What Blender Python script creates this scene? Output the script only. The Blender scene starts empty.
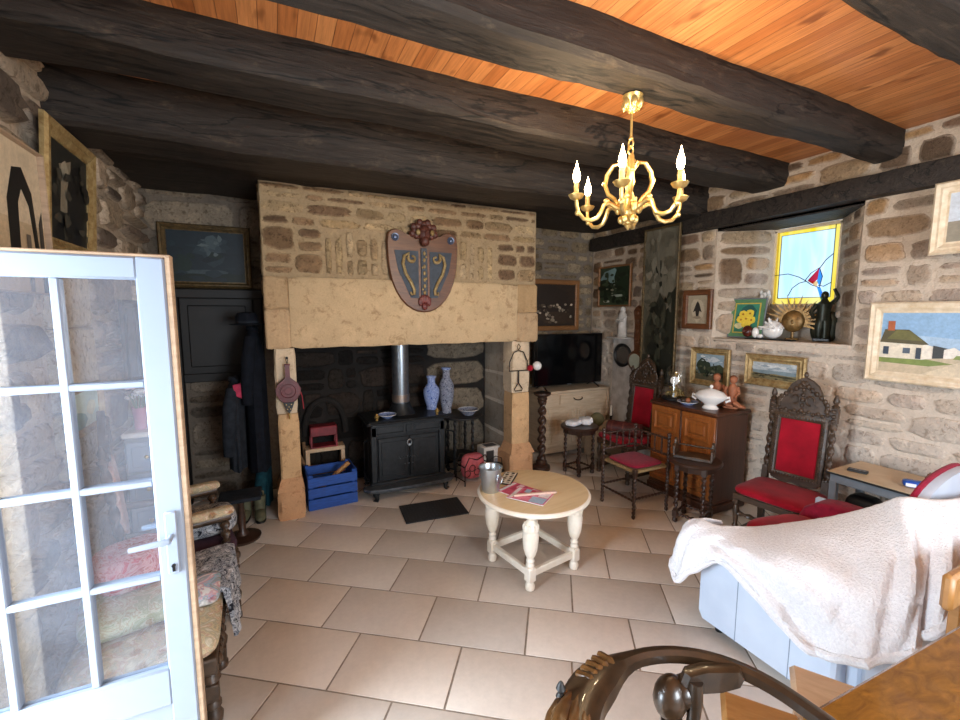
import bpy, math, random
from mathutils import Matrix, Vector
R = math.radians
PI = math.pi
S = bpy.context.scene
COL = S.collection
rng = random.Random(7)

# ------------------------------------------------------------------ camera
cd = bpy.data.cameras.new('camera'); cam = bpy.data.objects.new('camera', cd); COL.objects.link(cam)
cam.location = (0, 0, 1.8); cam.rotation_euler = (R(90 - 6.24), 0, R(-25.59))
cd.sensor_width = 36; cd.lens = 36 * 430.4 / 960; cd.clip_start = .05
S.camera = cam

# ------------------------------------------------------------------ light
S.view_settings.view_transform = 'Standard'; S.view_settings.look = 'None'
S.view_settings.gamma = 1; S.view_settings.use_curve_mapping = False
S.view_settings.exposure = 0.92
W = bpy.data.worlds.new('sky'); S.world = W; W.use_nodes = True
_bg = W.node_tree.nodes['Background']; _bg.inputs[0].default_value = (.74, .87, 1, 1); _bg.inputs[1].default_value = .8
S.cycles.max_bounces = 8; S.cycles.diffuse_bounces = 8; S.cycles.transparent_max_bounces = 12
S.cycles.sample_clamp_indirect = 6

def area(name, loc, aim, sx, sy, energy, color):
    l = bpy.data.lights.new(name, 'AREA'); l.shape = 'RECTANGLE'; l.size = sx; l.size_y = sy
    l.energy = energy; l.color = color
    o = bpy.data.objects.new(name, l); COL.objects.link(o); o.location = loc
    o.rotation_euler = (Vector(aim) - Vector(loc)).to_track_quat('-Z', 'Y').to_euler()
    return o
area('doorway_daylight', (-1.45, 1.2, 1.15), (1.3, 1.2, .4), .8, 1.9, 88, (.74, .87, 1))
area('front_window_daylight', (2.3, -2.35, 1.7), (1.9, 2.6, 1.0), 2.8, 1.6, 225, (.86, .93, 1))

# ------------------------------------------------------------------ colour and materials
def L(h):
    h = h.lstrip('#'); v = [int(h[i:i+2], 16) / 255 for i in (0, 2, 4)]
    return tuple(c / 12.92 if c <= .04045 else ((c + .055) / 1.055) ** 2.4 for c in v)

class N:
    def __init__(s, name):
        s.m = bpy.data.materials.new(name); s.m.use_nodes = True; s.t = s.m.node_tree
        s.t.nodes.clear(); s.out = s.n('ShaderNodeOutputMaterial')
    def n(s, ty, **k):
        x = s.t.nodes.new(ty)
        for a, v in k.items(): setattr(x, a, v)
        return x
    def l(s, a, b): s.t.links.new(a, b)
    def noise(s, scale, detail=4, rough=.6, vec=None, dist=0):
        x = s.n('ShaderNodeTexNoise'); x.inputs['Scale'].default_value = scale; x.inputs['Detail'].default_value = detail
        x.inputs['Roughness'].default_value = rough; x.inputs['Distortion'].default_value = dist
        if vec is not None: s.l(vec, x.inputs['Vector'])
        return x.outputs['Fac']
    def obj(s, scale=(1, 1, 1), src='Object', rot=(0, 0, 0)):
        c = s.n('ShaderNodeTexCoord'); mp = s.n('ShaderNodeMapping')
        mp.inputs['Scale'].default_value = scale; mp.inputs['Rotation'].default_value = rot
        s.l(c.outputs[src], mp.inputs['Vector']); return mp.outputs['Vector']
    def ramp(s, fac, stops):
        r = s.n('ShaderNodeValToRGB'); e = r.color_ramp.elements
        while len(e) < len(stops): e.new(.5)
        for el, (p, c) in zip(e, stops): el.position = p; el.color = (*c, 1)
        s.l(fac, r.inputs['Fac']); return r.outputs['Color']
    def mix(s, fac, a, b, mode='MIX'):
        x = s.n('ShaderNodeMix', data_type='RGBA', blend_type=mode)
        for v, i in ((fac, 0), (a, 6), (b, 7)):
            if isinstance(v, (int, float)): x.inputs[i].default_value = v
            elif isinstance(v, tuple): x.inputs[i].default_value = (*v, 1)
            else: s.l(v, x.inputs[i])
        return x.outputs[2]
    def rmap(s, v, a, b, c, d):
        x = s.n('ShaderNodeMapRange'); s.l(v, x.inputs[0])
        for i, q in enumerate((a, b, c, d)): x.inputs[i+1].default_value = q
        return x.outputs[0]
    def bsdf(s, color, rough=.6, metal=0, height=None, bump=.3, dist=.01, spec=.5, trans=0, sheen=0, coat=0):
        p = s.n('ShaderNodeBsdfPrincipled')
        if isinstance(color, tuple): p.inputs['Base Color'].default_value = (*color, 1)
        else: s.l(color, p.inputs['Base Color'])
        if isinstance(rough, (int, float)): p.inputs['Roughness'].default_value = rough
        else: s.l(rough, p.inputs['Roughness'])
        p.inputs['Metallic'].default_value = metal; p.inputs['Specular IOR Level'].default_value = spec
        p.inputs['Transmission Weight'].default_value = trans
        p.inputs['Sheen Weight'].default_value = sheen; p.inputs['Coat Weight'].default_value = coat
        if height is not None:
            b = s.n('ShaderNodeBump'); b.inputs['Strength'].default_value = bump; b.inputs['Distance'].default_value = dist
            s.l(height, b.inputs['Height']); s.l(b.outputs['Normal'], p.inputs['Normal'])
        s.l(p.outputs[0], s.out.inputs[0]); return s.m

def plain(name, c, rough=.5, metal=0, c2=None, scale=12, bump=.1, spec=.5, sheen=0, stretch=(1, 1, 1), coat=0, detail=4):
    n = N(name); c = L(c) if isinstance(c, str) else c
    c2 = L(c2) if isinstance(c2, str) else (c2 or tuple(v * .8 for v in c))
    f = n.noise(scale, detail, .6, n.obj(stretch))
    return n.bsdf(n.ramp(f, [(.3, c2), (.7, c)]), rough, metal, f, bump, .01, spec, 0, sheen, coat)

def attr_mat(name, rough=.8, amt=.5, scale=9, bump=.5, dist=.02, spec=.3, fine=60, smear_lit=None, coat=0, pit=None):
    """colour from the mesh's own 'Col' attribute, broken up with noise"""
    n = N(name); a = n.n('ShaderNodeAttribute', attribute_name='Col')
    v = n.obj(); f1 = n.noise(scale, 6, .65, v); f2 = n.noise(fine, 5, .7, v)
    k = n.mix(.45, n.ramp(f1, [(.25, (1-amt,)*3), (.75, (1+amt*.5,)*3)]), n.ramp(f2, [(.3, (1-amt,)*3), (.7, (1+amt*.6,)*3)]))
    c = n.mix(1.0, a.outputs['Color'], k, 'MULTIPLY')
    if smear_lit:  # paler low down: smeared pointing plus light painted into the colour
        g = n.n('ShaderNodeNewGeometry'); sx = n.n('ShaderNodeSeparateXYZ'); n.l(g.outputs['Position'], sx.inputs[0])
        ad = n.n('ShaderNodeMath', operation='ADD'); n.l(sx.outputs[2], ad.inputs[0])
        n.l(n.rmap(n.noise(2.2, 4, .6), .3, .7, -.55, .55), ad.inputs[1])
        w = n.rmap(ad.outputs[0], smear_lit[1], smear_lit[2], smear_lit[3], 0)
        c = n.mix(w, c, smear_lit[0])
    h = n.mix(.5, f1, f2)
    if pit:
        f3 = n.noise(pit[1], 5, .75, v, .4); c = n.mix(n.rmap(f3, pit[2], pit[2]+.1, 0, pit[3]), c, n.mix(1.0, c, pit[0], 'MULTIPLY')); h = n.mix(.4, h, f3)
        f4 = n.noise(pit[1]*.45, 4, .7, v, .3); c = n.mix(n.rmap(f4, .5, .72, 0, .6), c, n.mix(1.0, c, pit[4], 'MULTIPLY'))
    return n.bsdf(c, rough, 0, h, bump, dist, spec, coat=coat)

M = {}
SMEAR_LIT = L('#e3dbd0')  # pale tone of smeared pointing and painted-in brightness, low on the right wall
PIT = ((.36, .32, .28), 26, .52, .75, (1.75, 1.7, 1.6))
M['stone'] = attr_mat('rubble_stone', .92, .4, 7, .9, .035, .2, 45, pit=PIT)
M['stone_r'] = attr_mat('rubble_stone_smear_lit', .92, .4, 7, .9, .035, .2, 45, smear_lit=(SMEAR_LIT, .9, 2.3, .74), pit=((.45, .4, .36), 28, .53, .65, (1.5, 1.48, 1.45)))
M['mortar'] = attr_mat('lime_mortar', .95, .3, 9, .9, .035, .1, 50, pit=((.5, .46, .42), 24, .55, .6, (1.3, 1.28, 1.25)))
M['mortar_r'] = attr_mat('lime_mortar_pale', .95, .25, 6, .8, .03, .1, 50, smear_lit=(SMEAR_LIT, .8, 2.3, .7), pit=((.55, .5, .45), 24, .56, .5, (1.25, 1.25, 1.25)))
M['ashlar'] = attr_mat('dressed_limestone', .88, .24, 4, .6, .02, .2, 70, pit=((.55, .46, .38), 12, .54, .6, (1.2, 1.2, 1.2)))
M['paint'] = attr_mat('oil_paint', .45, .3, 18, .15, .003, .4, 70)
M['cloth'] = attr_mat('woven_cloth', .9, .22, 14, .3, .004, .15, 160)
M['glaze'] = attr_mat('glazed_ceramic', .18, .1, 10, .03, .002, .5, 40)
M['tile'] = attr_mat('limestone_tile', .5, .14, 3.2, .12, .006, .35, 26)
M['grout'] = plain('grout', '#a09282', .95, 0, '#82756a', 30, .3)

def beam_mat():
    n = N('blackened_oak'); v = n.obj((1.2, 14, 14)); f = n.noise(3, 8, .7, v, .6); f2 = n.noise(2.0, 6, .7, n.obj((.6, 5, 5)), 1.2)
    g = n.noise(6, 6, .7, n.obj((1, 2, 2)))
    c = n.ramp(f, [(.25, L('#15110e')), (.6, L('#342c26')), (.8, L('#51453a'))])
    c = n.mix(n.rmap(g, .58, .75, 0, .5), c, L('#6b5c4c'))
    ck = n.noise(1.3, 5, .6, n.obj((.45, 3.5, 3.5)), .8); crack = n.ramp(ck, [(.482, (0, 0, 0)), (.497, (1, 1, 1)), (.503, (1, 1, 1)), (.518, (0, 0, 0))])
    c = n.mix(crack, c, L('#080706'))
    return n.bsdf(c, .62, 0, n.mix(.5, f, f2), .75, .02, .35)
M['beam'] = beam_mat()
def plank_mat():
    n = N('pine_planks'); tc = n.n('ShaderNodeTexCoord'); mp = n.n('ShaderNodeMapping'); mp.inputs['Rotation'].default_value = (0, 0, R(90))
    n.l(tc.outputs['Object'], mp.inputs['Vector'])
    b = n.n('ShaderNodeTexBrick'); n.l(mp.outputs[0], b.inputs['Vector']); b.offset = .37; b.squash = 1
    for k, v in (('Scale', 1), ('Brick Width', 1.9), ('Row Height', .078), ('Mortar Size', .0016), ('Mortar Smooth', .1), ('Bias', 0)): b.inputs[k].default_value = v
    b.inputs['Color1'].default_value = (*L('#c98a55'), 1); b.inputs['Color2'].default_value = (*L('#ad6c3c'), 1); b.inputs['Mortar'].default_value = (*L('#6b3d20'), 1)
    f = n.noise(4, 6, .65, n.obj((16, .9, 1)), .5); kn = n.noise(5, 2, .5, n.obj((1.6, .7, 1)))
    c = n.mix(1.0, b.outputs['Color'], n.ramp(f, [(.3, (.72, .66, .6)), (.7, (1.25, 1.2, 1.15))]), 'MULTIPLY')
    c = n.mix(n.rmap(kn, .63, .70, 0, .8), c, L('#7b4420'))
    return n.bsdf(c, .42, 0, b.outputs['Fac'], .3, .004, .4)
M['plank'] = plank_mat()
def wood(name, c, c2, rough=.4, scale=3, stretch=(1.5, 1.5, 12), coat=0, bump=.12):
    n = N(name); f = n.noise(scale, 6, .65, n.obj(stretch), .8)
    return n.bsdf(n.ramp(f, [(.25, L(c2)), (.75, L(c))]), rough, 0, f, bump, .006, .5, coat=coat)
M['dark_oak'] = wood('dark_oak', '#4a3226', '#22150f', .36)
M['carved'] = wood('carved_dark_walnut', '#54402f', '#22170f', .4, 12, (1, 1, 2), bump=.5)
M['orange_oak'] = wood('honey_oak', '#a5622c', '#6f3a16', .35, 3, (10, 10, 1.2), .2)
M['side_oak'] = wood('umber_oak', '#5a3420', '#371d11', .35, 3, (10, 10, 1.2))
M['cream_wood'] = wood('pale_limed_oak', '#d3bfa4', '#b19a80', .5)
M['bronze_wood'] = wood('waxed_walnut', '#3f2c1b', '#181009', .34, 5, (3, 3, 3), .3)
M['table_wood'] = wood('golden_walnut', '#a0702c', '#5e3a12', .25, 5, (2.2, 5, 2), .3)
M['tan_wood'] = wood('tan_beech', '#b98a55', '#93642f', .35, 3, (8, 1.5, 3))
M['pale_wood'] = wood('pale_pine', '#d9bd9c', '#bb9a78', .45, 3, (8, 1.5, 3))
M['black_wood'] = wood('black_wood', '#171514', '#0a0909', .55, 5, (2, 2, 2))
M['red_velvet'] = plain('crimson_velvet', '#a80f26', .8, 0, '#7a0a1b', 5, .08, .15, .12)
M['maroon'] = plain('maroon_cloth', '#961c38', .85, 0, '#78152d', 30, .2, .15, .1)
M['leather_brown'] = plain('brown_leather', '#5a2622', .45, 0, '#3a1613', 14, .15)
M['grey_leather'] = plain('pale_grey_leather', '#c3cedd', .5, 0, '#b2bed0', 3, .06, .4)
M['fleece'] = plain('white_fleece', '#eeeef0', .97, 0, '#d9d8dc', 95, .9, .1, .1, detail=6)
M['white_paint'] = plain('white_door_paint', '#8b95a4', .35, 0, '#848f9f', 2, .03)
M['cream_paint'] = plain('cream_paint', '#f4eee2', .35, 0, '#e3d8c4', 7, .06)
M['table_cream'] = wood('cream_table_top', '#e3cda6', '#cfb488', .3, 2, (1, 8, 1))
M['raw_edge'] = wood('weathered_edge', '#b79c80', '#8d7660', .6)
M['iron'] = plain('black_cast_iron', '#262a2e', .42, .3, '#15181b', 25, .2)
M['iron_lip'] = plain('grey_cast_iron', '#5b6066', .42, .4, '#3c4045', 25, .2)
M['steel'] = plain('brushed_steel', '#9aa3ab', .3, .9, '#7c858d', 20, .1)
M['zinc'] = plain('zinc', '#c3ccd3', .32, .9, '#a9b3bb', 9, .05)
M['wire'] = plain('wrought_wire', '#2a221d', .5, .5)
M['brass'] = plain('brass', '#ecd08c', .34, .85, '#c9a55c', 20, .05)
M['gilt'] = plain('old_gilt', '#b8a070', .5, .35, '#86693c', 30, .35)
M['gilt_dark'] = plain('dull_gilt', '#6f5a38', .5, .4, '#43351f', 30, .3)
M['white_frame'] = plain('cream_frame', '#e8d9c0', .5, 0, '#cdb795', 22, .2)
M['brown_frame'] = wood('brown_frame', '#7a4b2c', '#4a2a18', .4)
M['ochre_frame'] = wood('ochre_frame', '#8f6238', '#6b4422', .45)
M['sun_bronze'] = plain('sun_bronze', '#8f6d3c', .4, .55, '#5a4222', 24, .3)
M['black'] = plain('black_plastic', '#0d0e10', .35, 0, '#08090a', 8, .03)
M['screen'] = plain('television_screen', '#07080a', .12, 0, '#050608', 2, 0)
M['soot'] = plain('sooty_stone', '#241f1c', .95, 0, '#0b0a09', 4, .8)
M['white_cer'] = plain('white_glaze', '#ece9e4', .15, 0, '#dcd9d6', 6, .02)
M['blue_crate'] = plain('blue_painted_wood', '#1f56b0', .6, 0, '#123a80', 14, .25, stretch=(1, 6, 6))
M['wood_log'] = wood('split_log', '#8a6a4a', '#4b3422', .85, 8)
M['coat_dark'] = plain('black_cloth', '#171b24', .92, 0, '#0c0f15', 18, .3, .15)
M['coat_green'] = plain('charcoal_cloth', '#2a2f36', .92, 0, '#1a1d23', 18, .3, .15)
M['teal'] = plain('teal_cloth', '#17404a', .85, 0, '#0e2a33', 18, .2, .15)
M['boot'] = plain('olive_rubber', '#6a6a52', .6, 0, '#4c4c39', 12, .1)
M['pink'] = plain('pink_cloth', '#c23558', .85, 0, '#8d2440', 18, .2)
M['mat'] = plain('rubber_doormat', '#2d2e31', .9, 0, '#202124', 60, .5)
M['terracotta'] = plain('terracotta', '#b0714f', .7, 0, '#8a4f34', 16, .2)
M['rush'] = plain('woven_rush', '#a28a62', .8, 0, '#7d6641', 40, .5)
M['plaster'] = plain('white_plaster', '#cfcac4', .95, 0, '#a49c93', 9, .6)
M['shade_green'] = plain('dark_bronze', '#3b3f33', .4, .5, '#1f221b', 14, .3)
M['grey_paint'] = plain('grey_paint', '#7d8389', .5, 0, '#646a70', 8, .05)
M['beige_top'] = plain('beige_laminate', '#c9b394', .4, 0, '#bda583', 14, .03)
def glassy(name, tint, gloss=.1, rough=.02):
    n = N(name); t = n.n('ShaderNodeBsdfTransparent'); t.inputs[0].default_value = (*tint, 1)
    g = n.n('ShaderNodeBsdfGlossy'); g.inputs[0].default_value = (1, 1, 1, 1); g.inputs['Roughness'].default_value = rough
    mx = n.n('ShaderNodeMixShader'); mx.inputs[0].default_value = gloss
    n.l(t.outputs[0], mx.inputs[1]); n.l(g.outputs[0], mx.inputs[2]); n.l(mx.outputs[0], n.out.inputs[0]); return n.m
def painted_haze_pane():
    n = N('window_glass'); t = n.n('ShaderNodeBsdfTransparent'); t.inputs[0].default_value = (.94, .97, 1, 1)
    g = n.n('ShaderNodeBsdfGlossy'); g.inputs['Roughness'].default_value = .02; d = n.n('ShaderNodeBsdfDiffuse'); d.inputs[0].default_value = (.72, .82, 1, 1)  # diffuse share is a painted veil for the bluish reflection on the glass
    a = n.n('ShaderNodeMixShader'); a.inputs[0].default_value = .11; n.l(t.outputs[0], a.inputs[1]); n.l(g.outputs[0], a.inputs[2])
    b = n.n('ShaderNodeMixShader'); n.l(n.rmap(n.noise(3, 4, .6, n.obj()), .3, .7, .02, .055), b.inputs[0]); n.l(a.outputs[0], b.inputs[1]); n.l(d.outputs[0], b.inputs[2]); n.l(b.outputs[0], n.out.inputs[0]); return n.m
M['pane'] = painted_haze_pane()
M['dome'] = glassy('clear_glass', (.95, .97, .97), .1, .03)
M['mirror'] = glassy('mirror_glass', (.3, .32, .33), .8, .05)
def stained(name, c, streak):
    n = N(name); tr = n.n('ShaderNodeBsdfTransparent'); tl = n.n('ShaderNodeBsdfTranslucent')
    f = n.noise(1.5, 3, .5, n.obj((1, 6, .7)), .6); cc = n.ramp(f, [(.35, L(c)), (.65, L(streak))])
    n.l(cc, tr.inputs[0]); n.l(cc, tl.inputs[0]); mx = n.n('ShaderNodeMixShader'); mx.inputs[0].default_value = .35
    n.l(tr.outputs[0], mx.inputs[1]); n.l(tl.outputs[0], mx.inputs[2]); n.l(mx.outputs[0], n.out.inputs[0]); return n.m
M['sg_blue'] = stained('pale_blue_glass', '#c4e6f8', '#eaf6ff')
M['sg_yellow'] = stained('yellow_glass', '#ffd21a', '#ffe98a')
M['sg_red'] = stained('red_glass', '#b3142a', '#d9324a')
M['sg_deep'] = stained('deep_blue_glass', '#1d5fd0', '#4aa0f0')
M['sg_amber'] = stained('amber_glass', '#e58a3a', '#ffc98a')
def emit(name, c, s):
    n = N(name); e = n.n('ShaderNodeEmission'); e.inputs[0].default_value = (*c, 1); e.inputs[1].default_value = s
    n.l(e.outputs[0], n.out.inputs[0]); return n.m
M['bulb'] = emit('lit_bulb', (1, .72, .36), 30)
def tapestry(name, base, spots, scale=14):
    n = N(name); v = n.n('ShaderNodeTexVoronoi'); v.inputs['Scale'].default_value = scale; n.l(n.obj(), v.inputs['Vector'])
    f = n.noise(scale * 1.3, 3, .6, n.obj(), 1.5)
    c = n.ramp(f, [(.38, L(base))] + [(.44 + .05 * i, L(s)) for i, s in enumerate(spots)] + [(.7, L(base))])
    r = n.ramp(v.outputs['Distance'], [(.18, L(spots[0])), (.3, L(base))])
    return n.bsdf(n.mix(.6, r, c), .9, 0, f, .25, .004, .15)
M['floral'] = tapestry('floral_tapestry', '#cdbfa6', ['#8b4d38', '#b9a070', '#6e6a4e'], 13)
M['floral_green'] = tapestry('pale_green_floral', '#c9cfae', ['#a9865a', '#dfe0c8', '#8f9a70'], 9)
M['pink_tapestry'] = tapestry('faded_pink_tapestry', '#c9a08c', ['#9a6253', '#d8bba8', '#7e6a58'], 15)
M['bw'] = tapestry('black_white_print', '#1c1e26', ['#c9ccd2', '#3b4254', '#e4e4e4'], 16)
M['redwhite'] = tapestry('red_white_cloth', '#c52540', ['#e8d4d4', '#a01530', '#f0dcdc'], 10)
M['purple'] = plain('plum_cloth', '#3f2436', .9, 0, '#2a1824', 16, .2)
M['multi'] = tapestry('painted_print', '#d7d2cc', ['#b8455c', '#3f9ab8', '#1c1c24'], 7)
M['delft'] = tapestry('blue_white_porcelain', '#aebcdc', ['#173788', '#2f56a8', '#5b79b8'], 30)
M['delft_dark'] = tapestry('dark_blue_white_porcelain', '#a3a8b6', ['#1c2440', '#333d5a', '#4d566c'], 30)

# ------------------------------------------------------------------ mesh builder
class G:
    def __init__(s): s.v = []; s.f = []; s.mi = []; s.c = []; s.T = Matrix(); s.col = (1, 1, 1); s.k = 0
    def V(s, p): s.v.append(tuple(s.T @ Vector(p))); return len(s.v) - 1
    def F(s, ids, col=None): s.f.append(tuple(ids)); s.mi.append(s.k); s.c.append(col or s.col)
    def poly(s, pts): s.F([s.V(p) for p in pts])
    def rings(s, rs, cap=True, loop=False, close=True):
        ids = [[s.V(p) for p in r] for r in rs]; n = len(rs[0])
        pr = list(zip(ids, ids[1:])) + ([(ids[-1], ids[0])] if loop else [])
        for a, b in pr:
            for i in range(n if close else n - 1):
                j = (i + 1) % n; s.F((a[i], a[j], b[j], b[i]))
        if cap and not loop: s.F(ids[0][::-1]); s.F(ids[-1])
        return s
    def box(s, x0, x1, y0, y1, z0, z1, b=.004):
        b = min(b, (x1-x0)*.45, (y1-y0)*.45, (z1-z0)*.45)
        def r(z, i): return [(x0+i, y0+b, z), (x0+b, y0+i, z), (x1-b, y0+i, z), (x1-i, y0+b, z), (x1-i, y1-b, z), (x1-b, y1-i, z), (x0+b, y1-i, z), (x0+i, y1-b, z)]
        return s.rings([r(z0, b), r(z0+b, 0), r(z1-b, 0), r(z1, b)])
    def lathe(s, prof, c=(0, 0, 0), seg=20, ax='z', cap=True):
        rs = []
        for r, h in prof:
            ring = []
            for i in range(seg):
                a = 2*PI*i/seg; x, y = r*math.cos(a), r*math.sin(a)
                p = {'z': (x, y, h), 'y': (x, h, -y), 'x': (h, x, y)}[ax]
                ring.append((c[0]+p[0], c[1]+p[1], c[2]+p[2]))
            rs.append(ring)
        return s.rings(rs, cap)
    def tube(s, pts, r, seg=8, cap=True, flat=1, loop=False):
        P = [Vector(p) for p in pts]; n = len(P); rr = r if isinstance(r, (list, tuple)) else [r]*n
        t0 = (P[1]-P[0]).normalized(); up = Vector((0, 0, 1)) if abs(t0.z) < .9 else Vector((1, 0, 0))
        nx = t0.cross(up).normalized(); rs = []
        for i in range(n):
            t = ((P[(i+1) % n]-P[i-1]) if loop else (P[min(i+1, n-1)]-P[max(i-1, 0)])).normalized()
            nx = (nx - t*nx.dot(t)).normalized(); ny = t.cross(nx)
            rs.append([tuple(P[i] + nx*(rr[i]*math.cos(2*PI*k/seg)) + ny*(rr[i]*flat*math.sin(2*PI*k/seg))) for k in range(seg)])
        return s.rings(rs, cap, loop)
    def bar(s, a, b, w, h=None): # square section bar
        h = h or w; a, b = Vector(a), Vector(b); t = (b-a).normalized(); up = Vector((0, 0, 1)) if abs(t.z) < .9 else Vector((0, 1, 0))
        nx = t.cross(up).normalized(); ny = nx.cross(t)
        return s.rings([[tuple(p + nx*(w/2*i) + ny*(h/2*j)) for i, j in ((-1, -1), (1, -1), (1, 1), (-1, 1))] for p in (a, b)])
    def twist(s, a, b, r, turns, seg=10, n=None, depth=.28):
        a, b = Vector(a), Vector(b); t = (b-a).normalized(); up = Vector((0, 0, 1)) if abs(t.z) < .9 else Vector((1, 0, 0))
        nx = t.cross(up).normalized(); ny = t.cross(nx); n = n or int(turns*7); rs = []
        for i in range(n+1):
            u = i/n; ph = 2*PI*turns*u
            rs.append([tuple(a.lerp(b, u) + (nx*math.cos(q) + ny*math.sin(q))*(r*(1 - depth + depth*math.cos(2*(q) - ph)*1.0))) for q in (2*PI*k/seg for k in range(seg))])
        return s.rings(rs)
    def ell(s, c, r, seg=16, n=10, z0=-1, z1=1):
        rs = []
        for i in range(n+1):
            a = -PI/2 + PI*i/n; k = max(math.cos(a), .02)
            rs.append([(c[0]+r[0]*k*math.cos(2*PI*j/seg), c[1]+r[1]*k*math.sin(2*PI*j/seg), c[2]+r[2]*math.sin(a)) for j in range(seg)])
        return s.rings(rs)
    def prism(s, pts, d0, d1, ax='y', b=0): # outline (u,w) extruded
        def q(p, d): return {'y': (p[0], d, p[1]), 'z': (p[0], p[1], d), 'x': (d, p[0], p[1])}[ax]
        if not b: return s.rings([[q(p, d) for p in pts] for d in (d0, d1)])
        cx = sum(p[0] for p in pts)/len(pts); cy = sum(p[1] for p in pts)/len(pts)
        m = max(max(abs(p[0]-cx), abs(p[1]-cy)) for p in pts); k = 1 - b/m
        sm = [(cx+(p[0]-cx)*k, cy+(p[1]-cy)*k) for p in pts]; e = b if d1 > d0 else -b
        return s.rings([[q(p, d) for p in o] for o, d in ((sm, d0), (pts, d0+e), (pts, d1-e), (sm, d1))])
    def cushion(s, x0, x1, y0, y1, z0, z1, p=5, n=20):
        cx, cy, cz = (x0+x1)/2, (y0+y1)/2, (z0+z1)/2; rs = []
        m = 8
        for i in range(m+1):
            a = -PI/2 + PI*i/m; k = max(abs(math.cos(a)), .0)**.35 if i not in (0, m) else .55
            z = cz + (z1-z0)/2*math.copysign(abs(math.sin(a))**.8, math.sin(a)); ring = []
            for j in range(n*2):
                t = 2*PI*j/(n*2); c_, s_ = math.cos(t), math.sin(t)
                ring.append((cx + (x1-x0)/2*k*math.copysign(abs(c_)**(2/p), c_), cy + (y1-y0)/2*k*math.copysign(abs(s_)**(2/p), s_), z))
            rs.append(ring)
        return s.rings(rs)
    def frame(s, w, h, prof, z=0):  # rectangular ring in XZ, facing -Y; prof: (inset, y)
        rs = [[(-w/2+i, y, z-h/2+i), (w/2-i, y, z-h/2+i), (w/2-i, y, z+h/2-i), (-w/2+i, y, z+h/2-i)] for i, y in prof]
        return s.rings(rs, False)
    def build(s, name, mats, parent=None, kind=None, label=None, smooth=True, ang=40):
        me = bpy.data.meshes.new(name); me.from_pydata(s.v, [], s.f)
        for m in (mats if isinstance(mats, (list, tuple)) else [mats]): me.materials.append(M[m] if isinstance(m, str) else m)
        me.polygons.foreach_set('material_index', s.mi)
        ca = me.color_attributes.new('Col', 'FLOAT_COLOR', 'CORNER'); d = []
        for f, c in zip(s.f, s.c):
            if isinstance(c[0], tuple): [d.extend((*q, 1.0)) for q in c]
            else: d.extend((c[0], c[1], c[2], 1.0) * len(f))
        ca.data.foreach_set('color', d)
        if smooth:
            me.polygons.foreach_set('use_smooth', [True]*len(s.f)); me.set_sharp_from_angle(angle=R(ang))
        me.update()
        o = bpy.data.objects.new(name, me); COL.objects.link(o)
        if parent: o.parent = parent
        if kind: o['kind'] = kind
        if label: o['label'] = label
        return o

def thing(name, label, cat, loc=(0, 0, 0), rz=0, group=None, tilt=None):
    o = bpy.data.objects.new(name, None); COL.objects.link(o); o.empty_display_size = .1
    o.location = loc; o.rotation_euler = tilt or (0, 0, R(rz)); return tag(o, label, cat, group)
def tag(o, label, cat, group=None):
    o['label'] = label; o['category'] = cat
    if group: o['group'] = group
    return o
def dup(root, loc, rz, label, group=None):
    r = root.copy(); COL.objects.link(r); r.location = loc; r.rotation_euler = (0, 0, R(rz)); r['label'] = label
    if group: r['group'] = group
    for ch in root.children:
        c = ch.copy(); COL.objects.link(c); c.parent = r
        for g in ch.children:
            d = g.copy(); COL.objects.link(d); d.parent = c
    return r
def at(o, loc, rz=0): o.location = loc; o.rotation_euler = (0, 0, R(rz)); return o
def one(g, name, mats, label, cat, loc=None, rz=0, group=None):
    o = g.build(name, mats); tag(o, label, cat, group)
    if loc: at(o, loc, rz)
    return o

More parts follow.
